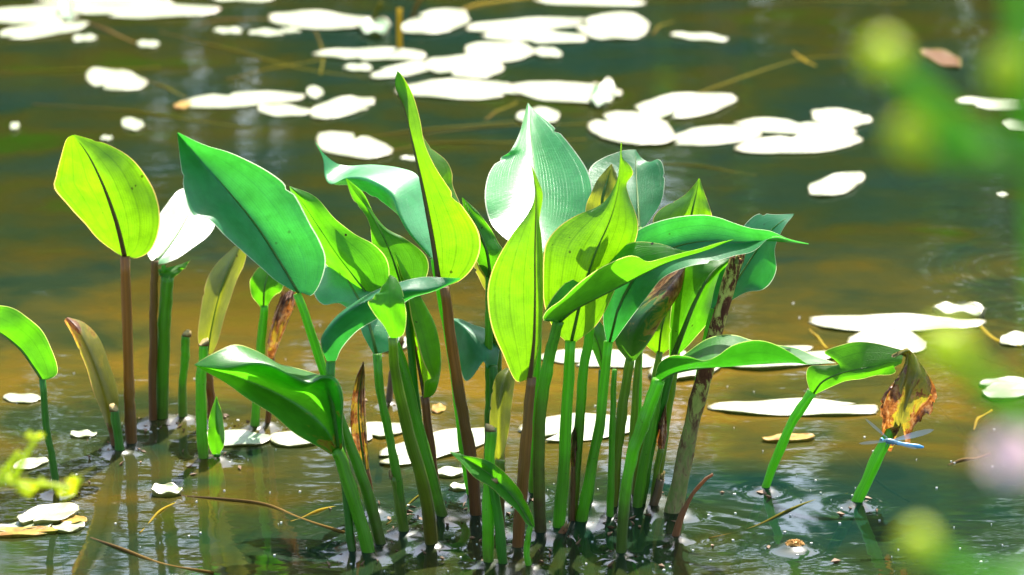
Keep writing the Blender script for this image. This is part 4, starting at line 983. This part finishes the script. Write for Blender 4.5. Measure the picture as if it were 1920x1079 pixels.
def damselfly():
    Y = -0.02
    c = P(1672, 829, Y); s = mpp(Y)
    th = empty('damselfly', c, 'slender blue damselfly hovering in front of the withered leaf stem', 'damselfly')
    ax = lambda x, y, d=0: P(x, y, Y + d / 100)
    ab = [ax(1682, 831), ax(1698, 834), ax(1714, 836), ax(1732, 839)]
    v, f, uv = tube(crom(ab, 24), [4.2 * s, 3.6 * s, 4.0 * s, 3.6 * s, 4.4 * s, 2 * s], 8); mesh_obj('abdomen', v, f, M['fly_blue'], th, uv, origin=c)
    v, f, uv = tube([ax(1658, 826), ax(1664, 827), ax(1674, 829), ax(1684, 831)], [2.5 * s, 5 * s, 5.5 * s, 3 * s], 10); mesh_obj('thorax', v, f, M['fly_dark'], th, uv, origin=c)
    v, f, uv = blob(ax(1653, 825), 4 * s, 6 * s, 4 * s); hd = mesh_obj('head', v, f, M['fly_blue'], th, uv, origin=c)
    for d in (-0.35, 0.35):
        v, f, uv = blob(ax(1652, 824, d), 2.4 * s, 2.4 * s, 2.8 * s); mesh_obj('eye', v, f, M['fly_dark'], hd, uv, origin=c)
    for (tx, ty, td, wd) in ((1622, 785, -1.2, 5), (1752, 806, 1.5, 11), (1610, 832, -1.5, 6), (1720, 842, -2.2, 6)):
        a = ax(1670, 827); b = ax(tx, ty, td); ln = b - a
        side = np.cross(ln, np.array([0, 1, 0.2])); side /= np.linalg.norm(side)
        V = []; n = 12
        for i in range(n):
            t = i / (n - 1); w = 1.7 * wd * s * (math.sin(math.pi * min(1, t * .92 + .08)) ** 0.6) * (0.35 + .65 * t)
            V += [a + ln * t - side * w * .5, a + ln * t + side * w * .5]
        V2 = [p + np.array([0, 0.0004, 0]) for p in V]; k = len(V)
        F = [(2 * i, 2 * i + 1, 2 * i + 3, 2 * i + 2) for i in range(n - 1)]
        mesh_obj('wing', V, F, M['wing'], th, origin=c)
    for q in range(6):
        a = ax(1664 + 3 * (q % 3), 831, (-.2 if q < 3 else .2)); b = a + np.array([(q % 3 - 1) * .003, (-.003 if q < 3 else .003), -.005])
        v, f, uv = tube([a, (a + b) / 2 + np.array([0, 0, .001]), b], [.0004, .0003, .0002], 5); mesh_obj('leg', v, f, M['fly_dark'], th, uv, origin=c)
damselfly()
M['seed'] = simple_mat('seed_head_orange', (0.4, 0.2, 0.03), 0.7, 0.6, 400)
def seed_head():
    c = W(1490, 1030); th = empty('seed_head', c, 'small fuzzy orange seed head floating on the water below the notched leaf', 'seed head')
    v, f, uv = blob((c[0], c[1], .006), .011, .009, .005, 16, 9, .06); core = mesh_obj('core', v, f, M['seed'], th, uv, origin=c)
    V = []; F = []; UV = []
    for i in range(130):
        d = rng.normal(size=3); d[2] = abs(d[2]); d /= np.linalg.norm(d)
        a = np.array([c[0], c[1], .006]) + d * np.array([.0105, .0085, .0045]); v, f, uv = tube([a, a + d * .0015, a + d * rng.uniform(.002, .0035)], [.0006, .0009, .0002], 4)
        k = len(V); V += list(v); UV += uv; F += [tuple(x + k for x in g) for g in f]
    o = mesh_obj('bristles', V, F, M['seed'], th, UV, origin=c); o['kind'] = 'stuff'
seed_head()

# ------------------------------------------------------------------ near flowering plants, close to the lens
M['near_stem'] = simple_mat('near_stem_green', (0.12, 0.36, 0.015), 0.4, 0.3, 30, trans=(0.25, 0.6, 0.01))
M['bud'] = simple_mat('bud_yellow_green', (0.5, 0.56, 0.01), 0.45, 0.2, 60, trans=(0.75, 0.9, 0.01))
M['petal'] = simple_mat('petal_pale_pink', (0.92, 0.74, 0.8), 0.5, 0.08, 60, trans=(1.0, 0.75, 0.78))
M['petal_eye'] = simple_mat('flower_eye_yellow', (0.6, 0.55, 0.1), 0.5, 0.2, 60)
def near_plant(Y):
    s = mpp(Y)
    base = np.array([P(1990, 1700, Y)[0], Y, -0.02])
    th = empty('flowering_plant', base, 'blurred near flowering plant with round yellow-green buds and a pale pink flower at right', 'flowering plant')
    main = [base, P(1975, 1100, Y), P(1962, 700, Y), P(1945, 300, Y), P(1922, 100, Y), P(1905, -80, Y), P(1880, -300, Y)]
    v, f, uv = tube(crom(main, 60), [22 * s, 22 * s, 24 * s, 22 * s], 12); mesh_obj('main_stem', v, f, M['near_stem'], th, uv, origin=base)
    def branch(pts, r):
        p = [P(x, y, Y + d / 100) for x, y, d in pts]
        v, f, uv = tube(crom(p, 26), [r * 2.2 * s, r * 1.7 * s], 10); return mesh_obj('branch', v, f, M['near_stem'], th, uv, origin=base)
    def bud(x, y, d, rx, rz, tilt=0):
        c = P(x, y, Y + d / 100)
        v, f, uv = blob((0, 0, 0), rx * s * 1.15, rx * s * 1.15, rz * s * 1.15, 14, 10)
        v = np.array(v); v[:, 2] *= 1 + 0.12 * np.sign(v[:, 2]); ct, st = math.cos(tilt), math.sin(tilt)
        v = np.stack([v[:, 0] * ct + v[:, 2] * st, v[:, 1], -v[:, 0] * st + v[:, 2] * ct], 1) + c
        o = mesh_obj('bud', v, f, M['bud'], th, uv, origin=base)
        V = []; F = []; UV = []
        for k in range(5):
            a = k * 1.2566; e = np.array([math.cos(a), math.sin(a), 0])
            vv, ff, uu = tube([c + np.array([0, 0, -rz * s]), c + e * rx * s * .85 + np.array([0, 0, -rz * s * .5]), c + e * rx * s * 1.04 + np.array([0, 0, rz * s * .1])], [4 * s, 6 * s, 1 * s], 6)
            q = len(V); V += list(vv); UV += uu; F += [tuple(x + q for x in g) for g in ff]
        mesh_obj('sepal', V, F, M['near_stem'], o, UV, origin=base)
    branch([(1935, 330, 0), (1860, 290, -1), (1780, 225, -3), (1720, 165, -4), (1665, 118, -5)], 12)
    branch([(1932, 320, 0), (1850, 300, -2), (1770, 285, -3), (1712, 265, -4)], 13)
    branch([(1915, 250, 0), (1900, 200, -1), (1886, 145, -2)], 12)
    branch([(1955, 800, 0), (1900, 760, -1), (1840, 705, -2), (1785, 665, -3)], 11)
    branch([(1972, 1060, 0), (1880, 1090, -2), (1790, 1060, -3), (1724, 1022, -4)], 9)
    branch([(1962, 900, 0), (1940, 880, -2), (1905, 858, -4)], 9)
    bud(1656, 110, -5, 34, 32); bud(1885, 138, -2, 34, 40); bud(1704, 258, -4, 32, 36, .5); bud(1720, 292, -4, 20, 24, .6)
    bud(1775, 655, -3, 42, 40); bud(1722, 1020, -4, 30, 28)
    fc = P(1895, 848, Y - .05)
    fl = None
    v, f, uv = blob(fc, 14 * s, 14 * s, 12 * s); fl = mesh_obj('flower', v, f, M['petal_eye'], th, uv, origin=base)
    for k in range(9):
        a = k * 0.698; e = np.array([math.cos(a), -0.25, math.sin(a)]); t = np.array([-math.sin(a), 0, math.cos(a)])
        V = []; n = 9
        for i in range(n):
            q = i / (n - 1); w = 20 * s * math.sin(math.pi * (q * .86 + .1)) ** .7
            for j, m_ in enumerate((-1, -.5, 0, .5, 1)):
                V.append(fc + e * (8 + 46 * q) * s + t * w * m_ + np.array([0, -1, 0]) * (0.1 * q + .12 * (1 - m_ * m_) * q) * 40 * s)
        mesh_obj('petal', V, grid_faces(n, 5), M['petal'], fl, origin=base)
    return th
near_plant(-3.5)
def near_sprig(Y):
    s = mpp(Y); b = P(-120, 1500, Y); b[2] = -0.02
    th = empty('green_sprig', b, 'soft-focus bright green sprig with budded twigs at the lower left edge', 'sprig')
    v, f, uv = tube(crom([b, P(-90, 1200, Y), P(-40, 960, Y), P(5, 890, Y)], 26), [10 * s, 9 * s, 8 * s], 10); mesh_obj('main_stem', v, f, M['bud'], th, uv, origin=b)
    for pts in ([(3, 890, 0), (30, 905, -1), (80, 908, -2), (138, 916, -2)], [(25, 900, -1), (40, 868, -1), (62, 832, -2), (70, 818, -2)], [(-8, 905, 0), (20, 905, -2), (60, 920, -3)], [(5, 890, 0), (20, 868, -1), (36, 848, -1)]):
        v, f, uv = tube(crom([P(x, y, Y + d / 100) for x, y, d in pts], 16), [7 * s, 5 * s, 4 * s], 9); mesh_obj('twig', v, f, M['bud'], th, uv, origin=b)
    for (x, y, n, ln) in ((66, 820, 5, 20), (142, 915, 6, 24), (120, 930, 4, 18), (15, 888, 5, 18), (40, 915, 5, 16), (80, 908, 4, 18), (62, 922, 4, 18)):
        c = P(x, y, Y - .01); V = []; F = []
        for q in range(n):                     # a tuft of narrow pointed leaflets round each bud
            d = np.array([rng.normal(), rng.normal() * .6, rng.normal() * .8 + .3]); d /= np.linalg.norm(d)
            t = np.cross(d, rng.normal(size=3)); t /= np.linalg.norm(t); k = len(V)
            for i in range(6):
                f = i / 5; w = ln * .26 * s * math.sin(math.pi * (f * .9 + .06)); up = np.cross(d, t) * (.18 * ln * s * f * f)
                V += [c + d * ln * s * f - t * w + up, c + d * ln * s * f + up * .6, c + d * ln * s * f + t * w + up]
            F += [tuple(x + k for x in g) for g in grid_faces(6, 3)]
        mesh_obj('leaflets', V, F, M['bud'], th, origin=b)
near_sprig(-1.5)

# ------------------------------------------------------------------ dust and plant crumbs afloat
def crumbs():
    V = []; F = []
    for i in range(230):
        px, py = rng.uniform(-20, 1940), 560 + 560 * rng.uniform() ** .8
        if i < 90: b = BASES[int(rng.integers(len(BASES)))][0]; c = b + np.array([rng.normal() * .035, rng.normal() * .04, 0])
        else: c = W(px, py)
        r = rng.uniform(.0004, .0013) * (1.6 if i < 40 else 1)
        k = len(V); n = 6; ph = rng.uniform(0, 6)
        for z in (0.006, 0.0):
            for j in range(n):
                a = ph + j * 1.047; q = r * rng.uniform(.6, 1.2)
                V.append((c[0] + q * math.cos(a) * 1.5, c[1] + q * math.sin(a), 0.0022 if z else 0.0))
        F.append(tuple(k + j for j in range(n)))
        for j in range(n): F.append((k + j, k + n + j, k + n + (j + 1) % n, k + (j + 1) % n))
    o = mesh_obj('floating_crumbs', V, F, simple_mat('crumbs_pale', (0.6, 0.58, 0.5), 0.6, 0.4, 300), smooth=False); o['kind'] = 'stuff'
crumbs()
def scum():
    """Brown crumbs of rotted leaf caught between the stalks."""
    V = []; F = []
    for i in range(240):
        b, r = BASES[int(rng.integers(len(BASES)))]
        c = b + np.array([rng.normal() * .028, rng.normal() * .03 - .005, 0]); a = rng.uniform(0, 6.28); ln = rng.uniform(.002, .009); w = ln * rng.uniform(.2, .5)
        d = np.array([math.cos(a), math.sin(a), 0]); t = np.array([-d[1], d[0], 0]); z = np.array([0, 0, 1.0]); k = len(V); h = rng.uniform(.0025, .006)
        V += [c - d * ln + z * .002, c - t * w + z * h, c + t * w + z * h * .7, c + d * ln + z * rng.uniform(.002, .007), c - z * .001]
        F += [(k, k + 1, k + 2), (k + 1, k + 3, k + 2), (k, k + 4, k + 1), (k + 1, k + 4, k + 3), (k + 3, k + 4, k + 2), (k + 2, k + 4, k)]
    o = mesh_obj('leaf_litter', V, F, simple_mat('litter_brown', (0.12, 0.06, 0.02), 0.7, 0.6, 120), smooth=False); o['kind'] = 'stuff'
scum()
